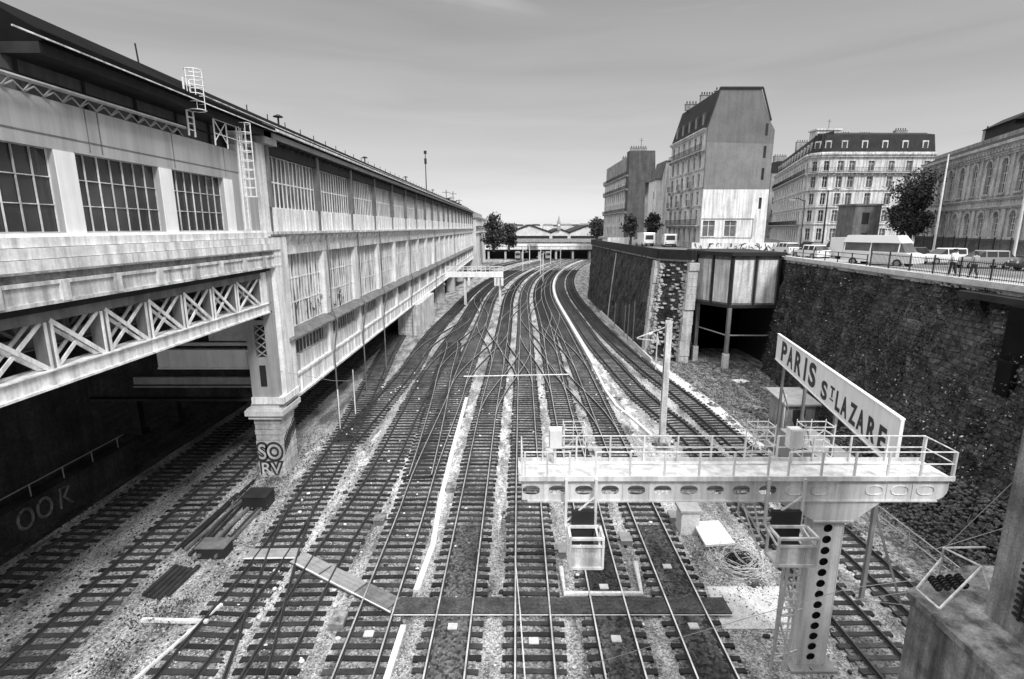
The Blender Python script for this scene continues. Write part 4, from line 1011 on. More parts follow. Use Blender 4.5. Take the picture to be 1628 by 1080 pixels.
for t0, t1 in ((.05,.44),(.54,.95)): panel_on(poly[4], poly[0], t0, t1, 7.9, 12.9, .05, 'offwhite')
for (p, q, ts) in ((poly[0], poly[1], (0,.49,.98)), (poly[4], poly[0], (0,.48,.98))):
    F, L = frame(p, q)
    for t in ts: b = MB(); b.fbox(F, L*t, L*t+.18, .0, .16, 7.7, 13.38); b.build('upright', 'dark', cr_)
for x, y in ((25.5,61.3),(23.3,65.6)):
    b = MB(); b.box(x-.2,x+.2,y-.2,y+.2,1.9,7.35); l = b.build('leg', 'midgrey', cr_)
    b = MB(); b.box(x-.32,x+.32,y-.32,y+.32,0,1.9); b.build('footing', 'palecon', l)
b = MB(); b.bar((23.4,65.6,4.4),(25.4,61.5,4.1),.12); b.bar((25.6,61.4,4.1),(31,61.8,4.0),.12); b.build('cross_rail', 'grey', cr_)
b = MB(); b.box(24.4,32,72.4,73,0,13); b.box(31.6,32.2,61.4,72.4,0,13); b.box(24.0,24.4,68,73,0,13); tag(b.build('retaining_wall', 'black', origin=(28,72,0)), 'black wall in the notch under the clad cabin', 'wall')

# ================= station sign =================
sg = thing('station_sign', (19.8,32,0), 'long white board reading PARIS ST LAZARE in dark capitals, in front of the ivy wall', 'sign')
pA, pB = Vector((21.2,41.3,0)), Vector((15.1,19.4,0)); sdv = (pB-pA); SL = sdv.length; sdv.normalize(); snv = Vector((sdv.y, -sdv.x, 0))
if snv.x > 0: snv = -snv
Z0S, SH = 6.3, 2.0
zs_ = lambda u: Z0S+u/SL                      # the board climbs a metre towards the viewer
def sp_(u, d, z): q = pA+sdv*u+snv*d; return (q.x, q.y, zs_(u)+z)
b = MB(); b.hexa([sp_(0,0,0),sp_(SL,0,0),sp_(SL,-.12,0),sp_(0,-.12,0),sp_(0,0,SH),sp_(SL,0,SH),sp_(SL,-.12,SH),sp_(0,-.12,SH)]); b.build('board', 'enamel', sg)
b = MB()
for z in (-.03, SH+.03): b.bar(sp_(0,-.05,z), sp_(SL,-.05,z), .18, .06)
b.build('frame', 'enamel', sg)
sl_ = 1/SL
def letter(ch, u0, u1, cap, z):
    """one capital fitted to a width on the board"""
    cu = bpy.data.curves.new('letter', 'FONT'); cu.body = ch; cu.size = 1; cu.extrude = .006; cu.offset = .034
    t = bpy.data.objects.new('letter_tmp', cu); COL.objects.link(t); bpy.context.view_layer.update()
    me = bpy.data.meshes.new_from_object(t.evaluated_get(bpy.context.evaluated_depsgraph_get())); bpy.data.objects.remove(t)
    xs = [v.co.x for v in me.vertices]; ys = [v.co.y for v in me.vertices]; ax, bx_ = min(xs), max(xs); ay, by = min(ys), max(ys)
    org = ORG[sg.name]
    for v in me.vertices:
        u = u0+(v.co.x-ax)/(bx_-ax)*(u1-u0); p = sp_(u, .012+v.co.z, z+(v.co.y-ay)/(by-ay)*cap); v.co = Vector(p)-org
    me.name = 'lettering'; me.materials.clear(); me.materials.append(M['ink'])
    o = bpy.data.objects.new('lettering', me); COL.objects.link(o); o.parent = sg; ORG[o.name] = org
for ch, u0, u1, cap, z in (('P',1.9,3.6,1.5,.26),('A',3.95,5.6,1.5,.26),('R',6.15,7.9,1.5,.26),('I',8.65,9.1,1.5,.26),('S',9.75,11.25,1.5,.26),
        ('S',12.55,13.65,1.08,.16),('T',14.15,14.85,.6,.66),('L',15.2,15.95,1.05,.2),('A',16.1,17.0,1.05,.2),('Z',17.35,18.25,1.05,.2),('A',18.4,19.3,1.05,.2),('R',19.7,20.6,1.05,.2),('E',20.95,21.7,1.05,.2)):
    letter(ch, u0, u1, cap, z)
b = MB(); b.hexa([sp_(14.2,.005,.5),sp_(14.8,.005,.5),sp_(14.8,.02,.5),sp_(14.2,.02,.5),sp_(14.2,.005,.58),sp_(14.8,.005,.58),sp_(14.8,.02,.58),sp_(14.2,.02,.58)]); b.build('lettering', 'ink', sg)
for t in (.08, .36, .64, .92):
    q = pA.lerp(pB, t)-snv*.3; b = MB(); b.bar((q.x,q.y,0),(q.x,q.y,7.5),.16); b.bar((q.x,q.y,4.5),(q.x-snv.x*1.6,q.y-snv.y*1.6,0),.09); b.build('post', 'midgrey', sg)
hut = thing('equipment_hut', (24.2,43,0), 'small dark hut with a sloping pale roof below the start of the sign', 'hut')
b = MB(); b.box(22.6,25.0,41.4,44.2,0,2.3); b.build('wall', 'stonedark', hut)
b = MB(); b.prism([(22.3,41.1,2.3),(25.3,41.1,2.3),(25.3,44.6,2.7),(22.3,44.6,2.7)], (0,0,.16)); b.build('roof', 'grey', hut)
b = MB(); b.tube([(22.4,41.3,0),(22.4,41.3,3.2)], .09); b.build('pipe', 'offwhite', hut)
b = MB(); b.box(23.2,24.2,41.34,41.4,0.2,1.9); b.build('door', 'dark', hut)
b = MB(); b.prism([(19.6,30.5,0),(22,30.5,0),(22,36.5,0),(19.6,36.5,0)], (0,0,2.2)); tag(b.build('equipment_cabinet', 'cargrey', origin=(20.8,33,0)), 'plain grey flat topped shed behind the middle of the gantry railing', 'shed')

# ================= catenary mast and small posts =================
def mast(x, y, h, w, label, arm=2.6, side=-1, extra=True):
    t = thing('catenary_mast', (x,y,0), label, 'mast', 'catenary masts')
    b = MB(); b.box(x-w/2,x+w/2,y-w*.45,y-w*.4,0,h); b.box(x-w/2,x+w/2,y+w*.4,y+w*.45,0,h); b.box(x-.02,x+.02,y-w*.4,y+w*.4,0,h); b.build('column', 'offwhite', t)
    b = MB(); b.box(x-w,x+w,y-w,y+w,0,.5); b.build('footing', 'concrete', t)
    b = MB(); b.bar((x,y,h-.4),(x+side*arm,y,h-1.3),.07); b.bar((x,y,h-1.6),(x+side*arm,y,h-1.35),.06); b.tube([(x+side*arm*.5,y,h-.93),(x+side*arm*.62,y,h-1.03)],.12,8); b.build('cantilever', 'offwhite', t)
mast(11.5, 38.1, 9.95, .42, 'tall pale catenary mast rising behind the gantry railing', 2.3)
for (x, y, h, lab) in ((17.0,60.5,4.4,'left one of two thin signal posts beside the track in front of the ivy wall'),(17.0,57.0,4.2,'right one of two thin signal posts beside the track in front of the ivy wall')):
    t = thing('signal_post', (x,y,0), lab, 'signal post', 'signal posts'); b = MB(); b.bar((x,y,0),(x,y,h),.12); b.build('post', 'offwhite', t)
    b = MB(); b.prism([(x-.25,y,h-1.0),(x+.25,y,h-1.0),(x,y,h+.3)], (0,.1,0)); b.build('marker', 'offwhite', t)
for i, (x, y, h) in enumerate(((6.6+curve_off(165),165,9),(3.8+curve_off(190),190,9),(8.5+curve_off(215),215,9),(-4+curve_off(200),200,9),(-9+curve_off(240),240,9),(.5+curve_off(240),240,9))):
    mast(x, y, h, .3, ('first','second','third','fourth','fifth','sixth')[i]+' nearest of the small distant catenary masts among the far tracks', 2.0, 1 if i % 2 else -1)
# thin posts by the depot
for x, y, h, lab in ((-14.3,41.5,3.6,'left white post standing under the depot edge'),(-14.2,45.5,4.2,'right white post standing under the depot edge')):
    b = MB(); b.tube([(x,y,0),(x,y,h)], .05); tag(b.build('post', 'white', origin=(x,y,0)), lab, 'post', 'thin white posts')

# ================= clutter =================
def beams(items, m, cat, label, name):
    b = MB()
    for a, c, w in items: b.bar(a, c, w)
    return tag(b.build(name, m, origin=items[0][0]), label, cat)
ORD = ['first','second','third','fourth','fifth','sixth','seventh','eighth','ninth','tenth','eleventh','twelfth','thirteenth','fourteenth','fifteenth']
rails = [(-17.0,24.5),(-16.6,25),(-17.2,25.6)]
for i in range(9):
    a = (-17.6+i*.33+rnd.uniform(-.1,.1), 24.6+rnd.uniform(-.8,.8), .12+.07*(i % 3)); c = (a[0]+rnd.uniform(-.3,.5), a[1]+rnd.uniform(4.5,7.5), .14+.05*(i % 2))
    b = MB(); b.bar(a, c, .09+.06*(i % 2), .14); tag(b.build('scrap_rail', ['rust','sleeper','midgrey'][i % 3], origin=a), ORD[i]+' from the left of the old rails and beams heaped before the pedestal', 'scrap', 'old rails and beams heaped by the pedestal')
for i in range(5):
    a = (-16.9+i*.28, 21.2+rnd.uniform(-.2,.2), .1); c = (a[0]+.15, a[1]+2.2, .1); b = MB(); b.bar(a, c, .18, .13)
    tag(b.build('scrap_beam', 'rust', origin=a), ORD[i]+' from the left of the short dark beams in front of the grey box', 'scrap', 'short dark beams in front of the grey box')
bx = thing('equipment_box', (-15.3,24.6,0), 'low grey metal box among the scrap left of the crossing', 'box')
b = MB(); b.box(-16.1,-14.7,24.1,25.0,0,.6); b.build('body', 'dark', bx); b = MB(); b.box(-16.15,-14.65,24.05,25.05,.6,.65); b.build('lid', 'midgrey', bx)
bx = thing('equipment_box', (-15.3,30,0), 'black cabinet standing in front of the graffitied pedestal', 'box')
b = MB(); b.box(-16.1,-14.7,28.8,30.0,0,.85); b.build('body', 'black', bx); b = MB(); b.box(-16.15,-14.65,28.75,30.05,.85,.9); b.build('lid', 'dark', bx)
b = MB(); b.bar((-14.2,16.2,.1),(-13.0,20.7,.1),.12,.1); b.bar((-15.9,19.7,.12),(-13.0,19.6,.12),.16,.14); tag(b.build('concrete_bar', 'stainwhite', origin=(-14,18,0)), 'thin white bar lying on the ballast at the bottom left', 'bar')
cb = thing('concrete_cabinet', (9.9,26.8,0), 'pale upright cabinet just below the gantry beam', 'cabinet')
b = MB(); b.box(9.3,10.3,26.3,27.2,0,1.35); b.build('body', 'palecon', cb); b = MB(); b.box(9.2,10.4,26.2,27.3,1.35,1.48); b.build('lid', 'grey', cb)
b = MB(); b.prism([(10.1,24.7,.3),(11.7,24.9,.3),(11.6,26.9,.4),(10.1,26.8,.4)], (0,0,.12)); tag(b.build('concrete_slab', 'whiteclean', origin=(10.8,25.8,0)), 'white flat slab between the cabinet and the wire heap', 'slab')
bx = thing('wire_heap', (11.4,23.6,0), 'tangled heap of wire and cable beside the white slab', 'wire heap')
b = MB()
for i in range(46):
    a0 = rnd.random()*6.28; rr = rnd.uniform(.45,1.0); cx, cy = 11.4+rnd.gauss(0,.22), 23.5+rnd.gauss(0,.18); zz = rnd.uniform(.1,.6); tl_ = rnd.uniform(-.5,.5); cx += rnd.gauss(0,.2); cy += rnd.gauss(0,.2)
    b.tube([(cx+rr*1.15*math.cos(a0+j*.42), cy+rr*math.sin(a0+j*.42), max(.05, zz+tl_*math.cos(j*.42)+.05*math.sin(j*3))) for j in range(rnd.randint(4,10))], .016, 4)
b.build('coil', 'offwhite', bx)
b = MB()
for i in range(30):
    a0 = rnd.random()*6.28; rr = rnd.uniform(.2,.8); b.tube([(11.4+rr*1.1*math.cos(a0+j*.5), 23.5+rr*math.sin(a0+j*.5), .1+.4*rnd.random()) for j in range(8)], .025, 4)
b.build('dark_coil', 'black', bx)
b = MB(); b.prism([(24.6,55,0),(26,55.5,0),(25.6,56.6,0),(24.2,56.2,0)], (0,0,.15)); tag(b.build('concrete_slab', 'whiteclean', origin=(25,56,0)), 'small white slab lying on the soil below the clad cabin', 'slab')
pr = thing('pipe_railing', (21,30,0), 'thin pale pipe railing along the last track at the foot of the ivy wall', 'railing')
b = MB()
for z in (.55, 1.05): b.tube([(20.9,19,z),(20.95,37,z)], .035, 5)
b.build('rail', 'grey', pr)
for i in range(7): b = MB(); b.bar((20.92,19.3+i*2.9,0),(20.92,19.3+i*2.9,1.05),.06); b.build('post', 'grey', pr)
pr = thing('pipe_railing', (20,55,0), 'low leaning pipe railing between the dusty path and the cabin legs', 'railing')
b = MB()
for z in (.5,.95): b.tube([(19.5,60,z),(19.9,50,z)], .035, 5)
b.build('rail', 'grey', pr)
for i in range(5): b = MB(); b.bar((19.5+.1*i,60-2.5*i,0),(19.5+.1*i,60-2.5*i,.95),.06); b.build('post', 'grey', pr)
bb = thing('bramble', (22.9,24,0), 'bare tangled bramble at the foot of the ivy wall near the right edge', 'bush')
b = MB()
for i in range(40):
    p = [Vector((22.9+rnd.gauss(0,.9), 24+rnd.gauss(0,1.2), 1.6))]
    for j in range(5): p.append(p[-1]+Vector((rnd.gauss(0,.35), rnd.gauss(0,.4), rnd.gauss(.22,.25))))
    b.tube(p, .013, 3)
b.build('stems', 'bark', bb)

# ================= bridge abutment in the near right corner =================
ab = thing('bridge_abutment', (12.5,8,0), 'weathered concrete abutment with a mast block and insulator frame, bottom right corner', 'abutment')
b = MB(); b.prism([(10.35,-3,0),(10.35,12.0,0),(12.6,12.95,0),(16,12.95,0),(16,-3,0)], (0,0,7.2)); b.build('wall', 'concrete', ab)
b = MB(); b.prism([(10.25,-3,7.2),(10.25,12.1,7.2),(12.6,13.1,7.2),(16,13.1,7.2),(16,-3,7.2)], (0,0,.18)); b.build('coping', 'palecon' if False else 'concrete', ab)
b = MB(); b.prism([(11.7,-3,7.38),(11.55,11.25,7.38),(15,11.4,7.38),(16,-3,7.38)], (0,0,12)); b.build('mast_block', 'concrete', ab)
b = MB()
for i in range(12):
    b.box(11.50,11.56,9.0+.0*i,10.6,7.9+.16*i,7.96+.16*i)
for i in range(8): b.box(11.48,11.52,9.0+.2*i,9.05+.2*i,7.85,9.8)
b.build('grille', 'black', ab)
b = MB()
PA, PB0, PB, PC, PD, PE, PF = (10.3,11.85,7.6), (11.47,12.57,8.0), (11.3,12.4,8.4), (12.42,12.42,8.4), (11.9,11.9,8.2), (11.9,11.3,7.4), (10.43,11.25,7.5)
for p, q in ((PA,PB0),(PB0,PB),(PB,PC),(PB,PD),(PD,PE),(PA,PF),(PF,PD),(PB0,(11.5,12.6,7.4))): b.tube([p,q], .028, 5)
b.build('frame', 'offwhite', ab)
for i in range(4):
    x = 10.85+i*.25; y = 11.95+i*.03
    b = MB(); b.tube([(x,y-.16,7.62),(x,y+.16,7.72)], .05, 8)
    for k in range(5): yy = y-.13+k*.065; b.tube([(x,yy,7.63+.02*k),(x,yy+.02,7.63+.02*k)], .10, 10)
    b.build('insulator', 'black', ab)
def wire(pts, label, r=.012, m='grey'):
    b = MB(); b.tube(pts, r, 4); tag(b.build('wire', m, origin=pts[0]), label, 'wire', 'thin overhead wires')
wire([(12.2,12.0,8.0),(9.6,13.2,6.6),(5.6,15.2,3.2),(2.6,17.0,.3)], 'long thin wire slanting down to the left from the insulator frame')
wire([(10.4,11.8,7.6),(9.4,12.6,6.7),(10.5,12.1,6.9)], 'short looped wire hanging at the outer corner of the abutment')
wire([(11.4,12.4,8.5),(11.9,11.3,11.2)], 'thin stay wire rising along the mast block')
wire([(11.2,12.5,8.3),(14.5,11.8,10.2)], 'thin wire crossing in front of the mast block')
wire([(-15.2,33.4,7.4),(-13.4,38,5.4),(-12.6,44,3.6)], 'thin wire sloping from the white column over the rusty tracks', .015)
# ================= buildings on the street =================
def windows(root, F, cols, rows, w, gl='glass', frame_m='offwhite', shutter=False, d=-.25, sill=True):
    """every window a part; returns the openings for the wall"""
    rects = []; proto = None
    u0, (z0, z1) = cols[0], rows[0]
    for (z0, z1) in rows:
        proto = None
        for u in cols:
            rects.append((u-w/2, u+w/2, z0, z1))
            if proto is None:
                p = MB(); p.fbox(F, u-w/2, u+w/2, d-.04, d, z0, z1); proto = p.build('window', gl, root); pu = u
                f = MB(); f.fbox(F, u-.05, u+.05, d+.01, d+.05, z0, z1); f.fbox(F, u-w/2, u+w/2, d+.01, d+.045, z0+(z1-z0)*.66, z0+(z1-z0)*.66+.07)
                for s in (-1, 1): f.fbox(F, u+s*(w/2-.04)-.04, u+s*(w/2-.04)+.04, d+.01, d+.055, z0, z1)
                if sill: f.fbox(F, u-w/2-.1, u+w/2+.1, -.02, .12, z0-.14, z0-.02)
                if shutter:
                    for s in (-1, 1): f.fbox(F, u+s*(w/2+.22)-.2, u+s*(w/2+.22)+.2, .01, .06, z0, z1)
                f.build('frame', frame_m, proto)
            else:
                a = Vector(F(pu,0,0)); c = Vector(F(u,0,0)); partcopy(proto, root, c-a)
    return rects
def balcony(root, F, u0, u1, z, m='black', deck='stone'):
    b = MB(); b.fbox(F, u0, u1, .0, .7, z-.16, z); 
    for i in range(int((u1-u0)/1.6)+1): b.fbox(F, u0+i*1.6, u0+i*1.6+.25, .0, .5, z-.5, z-.165)
    s = b.build('balcony', deck, root)
    b = MB(); b.fbox(F, u0, u1, .64, .68, z+.92, z+.97); b.fbox(F, u0, u1, .64, .68, z+.08, z+.12)
    n = int((u1-u0)/.28)
    for i in range(n+1): u = u0+(u1-u0)*i/n; b.fbox(F, u-.02, u+.02, .645, .675, z, z+.95)
    b.build('railing', m, s)
def cornice(root, F, L, z, h=.5, o=.5, m='offwhite', name='cornice', over=.1):
    b = MB(); b.fbox(F, -over, L+over, 0, o, z, z+h*.45); b.fbox(F, -over, L+over, 0, o*.6, z-h*.55, z-.005); return b.build(name, m, root)
def chimney(root, x, y, z, w, d, h, n=5):
    b = MB(); b.box(x-w/2,x+w/2,y-d/2,y+d/2,z,z+h); b.box(x-w/2-.08,x+w/2+.08,y-d/2-.08,y+d/2+.08,z+h,z+h+.12); c = b.build('chimney', 'stonedark', root)
    for i in range(n): t = (i+.5)/n; b = MB(); b.tube([(x-w/2+w*t, y, z+h+.1), (x-w/2+w*t, y, z+h+.6)], .11, 6); b.build('chimney_pot', 'dark', c)
# --- tall gabled block
G1 = thing('tall_apartment_block', (36,98,ST), 'tallest building, narrow block with a blank grey upper and white lower end wall', 'building')
gx0, gx1, gy0, gy1 = 31.2, 41.9, 89.3, 108.5
prof = [(gx0,ST),(gx0,32.3),(gx0+1.7,37.9),(gx1-2.7,37.9),(gx1-.9,33.2),(gx1,31.8),(gx1,ST)]
b = MB(); b.prism([(gx0+.5,gy0+.4,ST),(gx0+.5,gy0+.4,32.2),(gx0+2.1,gy0+.4,37.6),(gx1-3,gy0+.4,37.6),(gx1-1.2,gy0+.4,33),(gx1-.3,gy0+.4,31.6),(gx1-.3,gy0+.4,ST)], (0,gy1-gy0-.8,0)); b.build('light_stop_core', 'stonedark', G1)  # core added behind the fronts against light leaks
def grad_soot():
    m = mat('sooty_render', .22, .9, .14, .5, streak=.1, fine=.08, bscale=3)
    n = m.node_tree.nodes; l = m.node_tree.links; bs = n['Principled BSDF']; src = bs.inputs['Base Color'].links[0].from_socket
    return m
M['gable'] = grad_soot(); M['gabledark'] = mat('darker_sooty_render', .16, .9, .15, .45, streak=.1, fine=.08, bscale=3)
b = MB(); b.prism([(gx0,gy0,22.7),(gx0,gy0,30.0),(gx1,gy0,29.7),(gx1,gy0,22.7)], (0,.39,0)); b.build('end_wall', 'gable', G1)
b = MB(); b.prism([(gx0,gy0,30.0),(gx0,gy0,32.3),(gx0+1.7,gy0,37.9),(gx1-2.7,gy0,37.9),(gx1-.9,gy0,33.2),(gx1,gy0,31.8),(gx1,gy0,29.7)], (0,.38,0)); b.build('end_wall', 'gabledark', G1)['label'] = 'dark sooty top of the end wall'
F, L = frame((gx0, gy0), (gx1, gy0))
low = windows(G1, F, [1.3, 4.9], [(15.2, 17.7)], 2.0, 'glassmid', 'white', d=-.2)
b = MB(); openwall(b, F, L, ST, 22.68, low+[(9.2,9.7,19.6,21.4)], -.38, -.002); b.build('end_wall', 'white', G1)['label'] = 'white painted lower end wall'
b = MB(); b.fbox(F, .1, 8.6, 0, .08, 17.95, 18.1); b.fbox(F, .1, 8.6, 0, .08, 14.9, 15.0); b.fbox(F,8.5,8.6,0,.08,15,18); b.build('window_surround', 'grey', G1)
for z in (31.0, 27.6, 24.2, 19.6):
    b = MB(); b.fbox(F, 9.2, 9.6, (.01 if z > 22 else -.3), (.04 if z > 22 else -.2), z, z+1.8); b.build('window', 'black', G1)
b = MB(); b.prism([(gx0-.1,gy0+.5,32.3),(gx0+1.6,gy0+.5,38.0),(gx1-2.6,gy0+.5,38.0),(gx1-.8,gy0+.5,33.2),(gx1-1.5,gy0+.5,33),(gx1-3,gy0+.5,37.7),(gx0+2,gy0+.5,37.7),(gx0+.5,gy0+.5,32.3)], (0,gy1-gy0-.5,0)); b.build('roof', 'slate', G1)
b = MB(); b.bar((gx0+1.5,gy0-.05,38.05),(gx1-2.5,gy0-.05,38.05),.3); b.bar((gx0+1.5,gy0-.05,38.05),(gx0-.15,gy0-.05,32.3),.2); b.bar((gx1-2.5,gy0-.05,38.05),(gx1-.75,gy0-.05,33.2),.2); b.build('gable_edge', 'dark', G1)
F, L = frame((gx0, gy1), (gx0, gy0))   # west front
cols = [1.6, 4.6, 7.6, 10.6, 13.6, 16.4]
r_ = windows(G1, F, cols, [(14.2,16.6),(17.3,19.5),(20.3,22.5),(23.3,25.4),(26.2,28.3)], 1.15, 'glass')
r_ += windows(G1, F, cols, [(29.4,31.4)], 1.0, 'glass')
b = MB(); openwall(b, F, L-.4, ST, 32.3, r_, -.4, 0); b.build('wall', 'offwhite', G1)
for z in (17.0, 28.9): balcony(G1, F, .5, L-.6, z)
for z in (20.1, 23.1, 26.0): cornice(G1, F, L-.4, z, .3, .2, over=0)
for u in cols[::2]:
    for z in (20.3, 23.3): balcony(G1, F, u-.9, u+.9, z)
cornice(G1, F, L-.4, 32.0, .5, .5, over=0)
for u in (2.5, 6, 9.5, 13, 16.5):
    d = MB(); d.fbox(F, u-.6, u+.6, -1.2, -.15, 32.8, 34.9); d = d.build('dormer', 'zinc', G1); p = MB(); p.fbox(F, u-.4, u+.4, -.15, -.1, 33, 34.6); p.build('window', 'glassmid', d)
chimney(G1, 34.5, 93, 37.9, 2.5, .7, .5, 5); chimney(G1, 34.0, 99, 37.9, 2.2, .7, 1.2, 5); chimney(G1, 33.3, 105, 37.9, 2.2, .7, 1.0, 4)
b = MB(); b.box(gx1-.1,gx1+.35,gy0+1,gy0+3,27.5,29.2); b.build('side_balcony', 'dark', G1)
# --- brick block farther away
G2 = thing('brick_apartment_block', (37,165,ST), 'farther apartment block with a dark brick end wall and pale balconied front', 'building')
b = MB(); b.box(32.6,39.6,155.5,190,ST,36.2); b.build('light_stop_core', 'stonedark', G2)  # solid core put in to keep light from leaking through
b = MB(); b.prism([(32.2,152,ST),(32.2,152,37.2),(39.2,152,37.2),(39.7,152,28.8),(36.9,152,28.8),(37.2,152,ST)], (0,3.4,0)); b.build('end_wall', 'brick', G2)
F, L = frame((32.4,191), (32.4,152.0))
cols = [2+3.2*i for i in range(12)]
r_ = windows(G2, F, cols, [(14.6,16.8),(18.2,20.3),(21.4,23.5),(24.6,26.6),(27.6,29.4)], 1.2)
b = MB(); openwall(b, F, L-.1, ST, 31, r_, -.4, 0); b.build('wall', 'offwhite', G2)
for z in (21.0, 27.2, 30.9): balcony(G2, F, 0, L-.4, z)
b = MB(); b.prism([(32.7,156,31),(33.6,156,36.5),(39.5,156,36.5),(39.5,156,31)], (0,14,0)); b.prism([(32.7,170,31),(33.4,170,34.4),(39.5,170,34.4),(39.5,170,31)], (0,21,0)); b.build('roof', 'slate', G2)
for i in range(9):
    u = 3+4*i; d = MB(); d.fbox(F, u-.7, u+.7, -1.6, -.3, 31.3, 33.4); d = d.build('dormer', 'zinc', G2); p = MB(); p.fbox(F, u-.45, u+.45, -.3, -.25, 31.5, 33.0); p.build('window', 'glass', d)
chimney(G2, 35, 154, 37.2, 4.5, .7, .9, 7); chimney(G2, 35, 168, 35, 3, .7, 2.2, 5); chimney(G2, 35, 180, 34.4, 3, .7, 1.8, 5); chimney(G2, 35, 189, 34.4, 3, .7, 1.4, 4)
b = MB(); b.tube([(35.5,153,38),(35.5,153,40.6)], .06); b.bar((34.9,153,40),(36.1,153,40),.06); b.build('aerial', 'dark', G2)
# --- pale house between them
G3 = thing('white_house', (31,118,ST), 'plain pale house between the tall block and the brick block', 'building')
b = MB(); b.box(30.3,33,115,121.5,ST,26.4); b.prism([(31.2,114.9,ST),(31.2,114.9,26.6),(31.9,114.9,30.0),(36,114.9,30.0),(36,114.9,ST)], (0,6.6,0)); b.build('wall', 'white', G3)
b = MB(); b.prism([(31.1,114.7,26.6),(31.85,114.7,30.2),(36.2,114.7,30.2),(36.2,114.7,30.02),(31.95,114.7,30.02),(31.25,114.7,26.6)], (0,7,0)); b.box(30.1,31.2,114.8,121.7,26.4,26.6); b.build('roof', 'zinc', G3)
F, L = frame((30.3,121.5), (30.3,115))
for z in (15.5, 19, 22.6):
    b = MB(); b.fbox(F, 4.2, 5.0, .0, .03, z, z+1.5); b.build('window', 'glassmid', G3)
# --- corner hotel block with curved corner
G4 = thing('corner_apartment_block', (70,120,ST), 'wide pale corner apartment block with rows of shuttered windows and a dark mansard roof', 'building')
P = [(79.5,166),(64.3,121),(63.3,117.8),(64.6,115.9),(67.0,115.4),(88.0,115.4)]
b = MB(); b.prism([(80.2,166,ST),(65,121.3,ST),(64.1,118,ST),(65,116.6,ST),(67.0,116,ST),(87.6,116,ST),(95,160,ST)], (0,0,19)); b.build('light_stop_core', 'stonedark', G4)  # core added inside so no light leaks between the walls
ROWS = [(14.0,16.4),(17.9,20.2),(21.4,23.7),(24.9,27.1),(28.3,30.2)]
F, L = frame(P[0], P[1]); cols = [2.0+2.9*i for i in range(16)]
r_ = windows(G4, F, cols, ROWS, 1.2, 'glassmid', shutter=False); b = MB(); openwall(b, F, L, ST, 32.0, r_, -.4, 0); b.build('wall', 'offwhite', G4)
FL = [(F, L)]
for p, q in zip(P[1:4], P[2:5]):
    F, L = frame(p, q); r_ = windows(G4, F, [L/2], ROWS, 1.0, 'glass'); b = MB(); openwall(b, F, L, ST, 32.0, r_, -.4, 0); b.build('wall', 'offwhite', G4); FL.append((F, L))
F, L = frame(P[4], P[5]); cols = [1.6, 4.0, 8.0, 12.2, 15.9, 19.6]
r_ = windows(G4, F, cols, ROWS, 1.25, 'glassmid', shutter=True); b = MB(); openwall(b, F, L, ST, 32.0, r_, -.4, 0); b.build('wall', 'offwhite', G4); FL.append((F, L))
for F, L in FL:
    for z in (17.3, 20.8, 24.3): cornice(G4, F, L, z, .3, .22, over=0.05)
    for z in (27.9,): balcony(G4, F, 0, L, z)
    cornice(G4, F, L, 31.4, .8, .7, over=.1)
    b = MB(); b.hexa([F(0,-.1,32), F(L,-.1,32), F(L,-4,32), F(0,-4,32), F(.0,-1.0,35.6), F(L,-1.0,35.6), F(L,-4.0,36.3), F(0,-4,36.3)]); b.build('mansard', 'slate', G4)
    n = max(1, int(L/3.7))
    for i in range(n):
        u = L*(i+.5)/n; d = MB(); d.fbox(F, u-.6, u+.6, -1.6, -.3, 32.3, 34.3); d = d.build('dormer', 'offwhite', G4); p = MB(); p.fbox(F, u-.4, u+.4, -.3, -.26, 32.5, 34.0); p.build('window', 'glass', d)
balcony(G4, FL[0][0], 0, FL[0][1], 17.2)
b = MB(); b.prism([(80.8,164,35.9),(67,121,35.9),(67.5,118.4,35.9),(88,118.6,35.9),(95,160,35.9)], (0,0,.35)); b.build('roof', 'zinc', G4)
chimney(G4, 75.5, 128, 36, 3.4, .9, 1.4, 6); chimney(G4, 80, 127, 36, 2.6, .9, 1.2, 5); chimney(G4, 86, 124, 36, 2.6, .9, 1.5, 5); chimney(G4, 76, 146, 35.8, 3, .9, 2.6, 5)
b = MB(); b.box(69.2,74.6,127,130,35.8,38.2); b.box(68.9,74.9,126.7,130.3,38.2,38.5); b.build('roof_turret', 'offwhite', G4)
b = MB(); b.tube([(72,127.5,38.5),(72,127.5,40.6)], .05, 5); b.bar((71.5,127.5,40.2),(72.5,127.5,40.2),.05); b.build('aerial', 'dark', G4)
G5 = thing('dark_fronted_block', (86,178,ST), 'narrow dark fronted building squeezed between the tall block and the corner block', 'building')
b = MB(); b.box(82,100,174,200,ST,33.5); b.build('wall', 'stonedark', G5); b = MB(); b.prism([(82,173.8,33.5),(83.5,173.8,37),(100,173.8,37),(100,173.8,33.5)], (0,26,0)); b.build('roof', 'slate', G5)
for z in (16, 20, 24, 28):
    for i in range(4): b = MB(); b.box(83+i*3.4,84.4+i*3.4,173.9,174.0,z,z+2); b.build('window', 'glass', G5)
chimney(G5, 86, 178, 37, 4, 1, 2, 5)
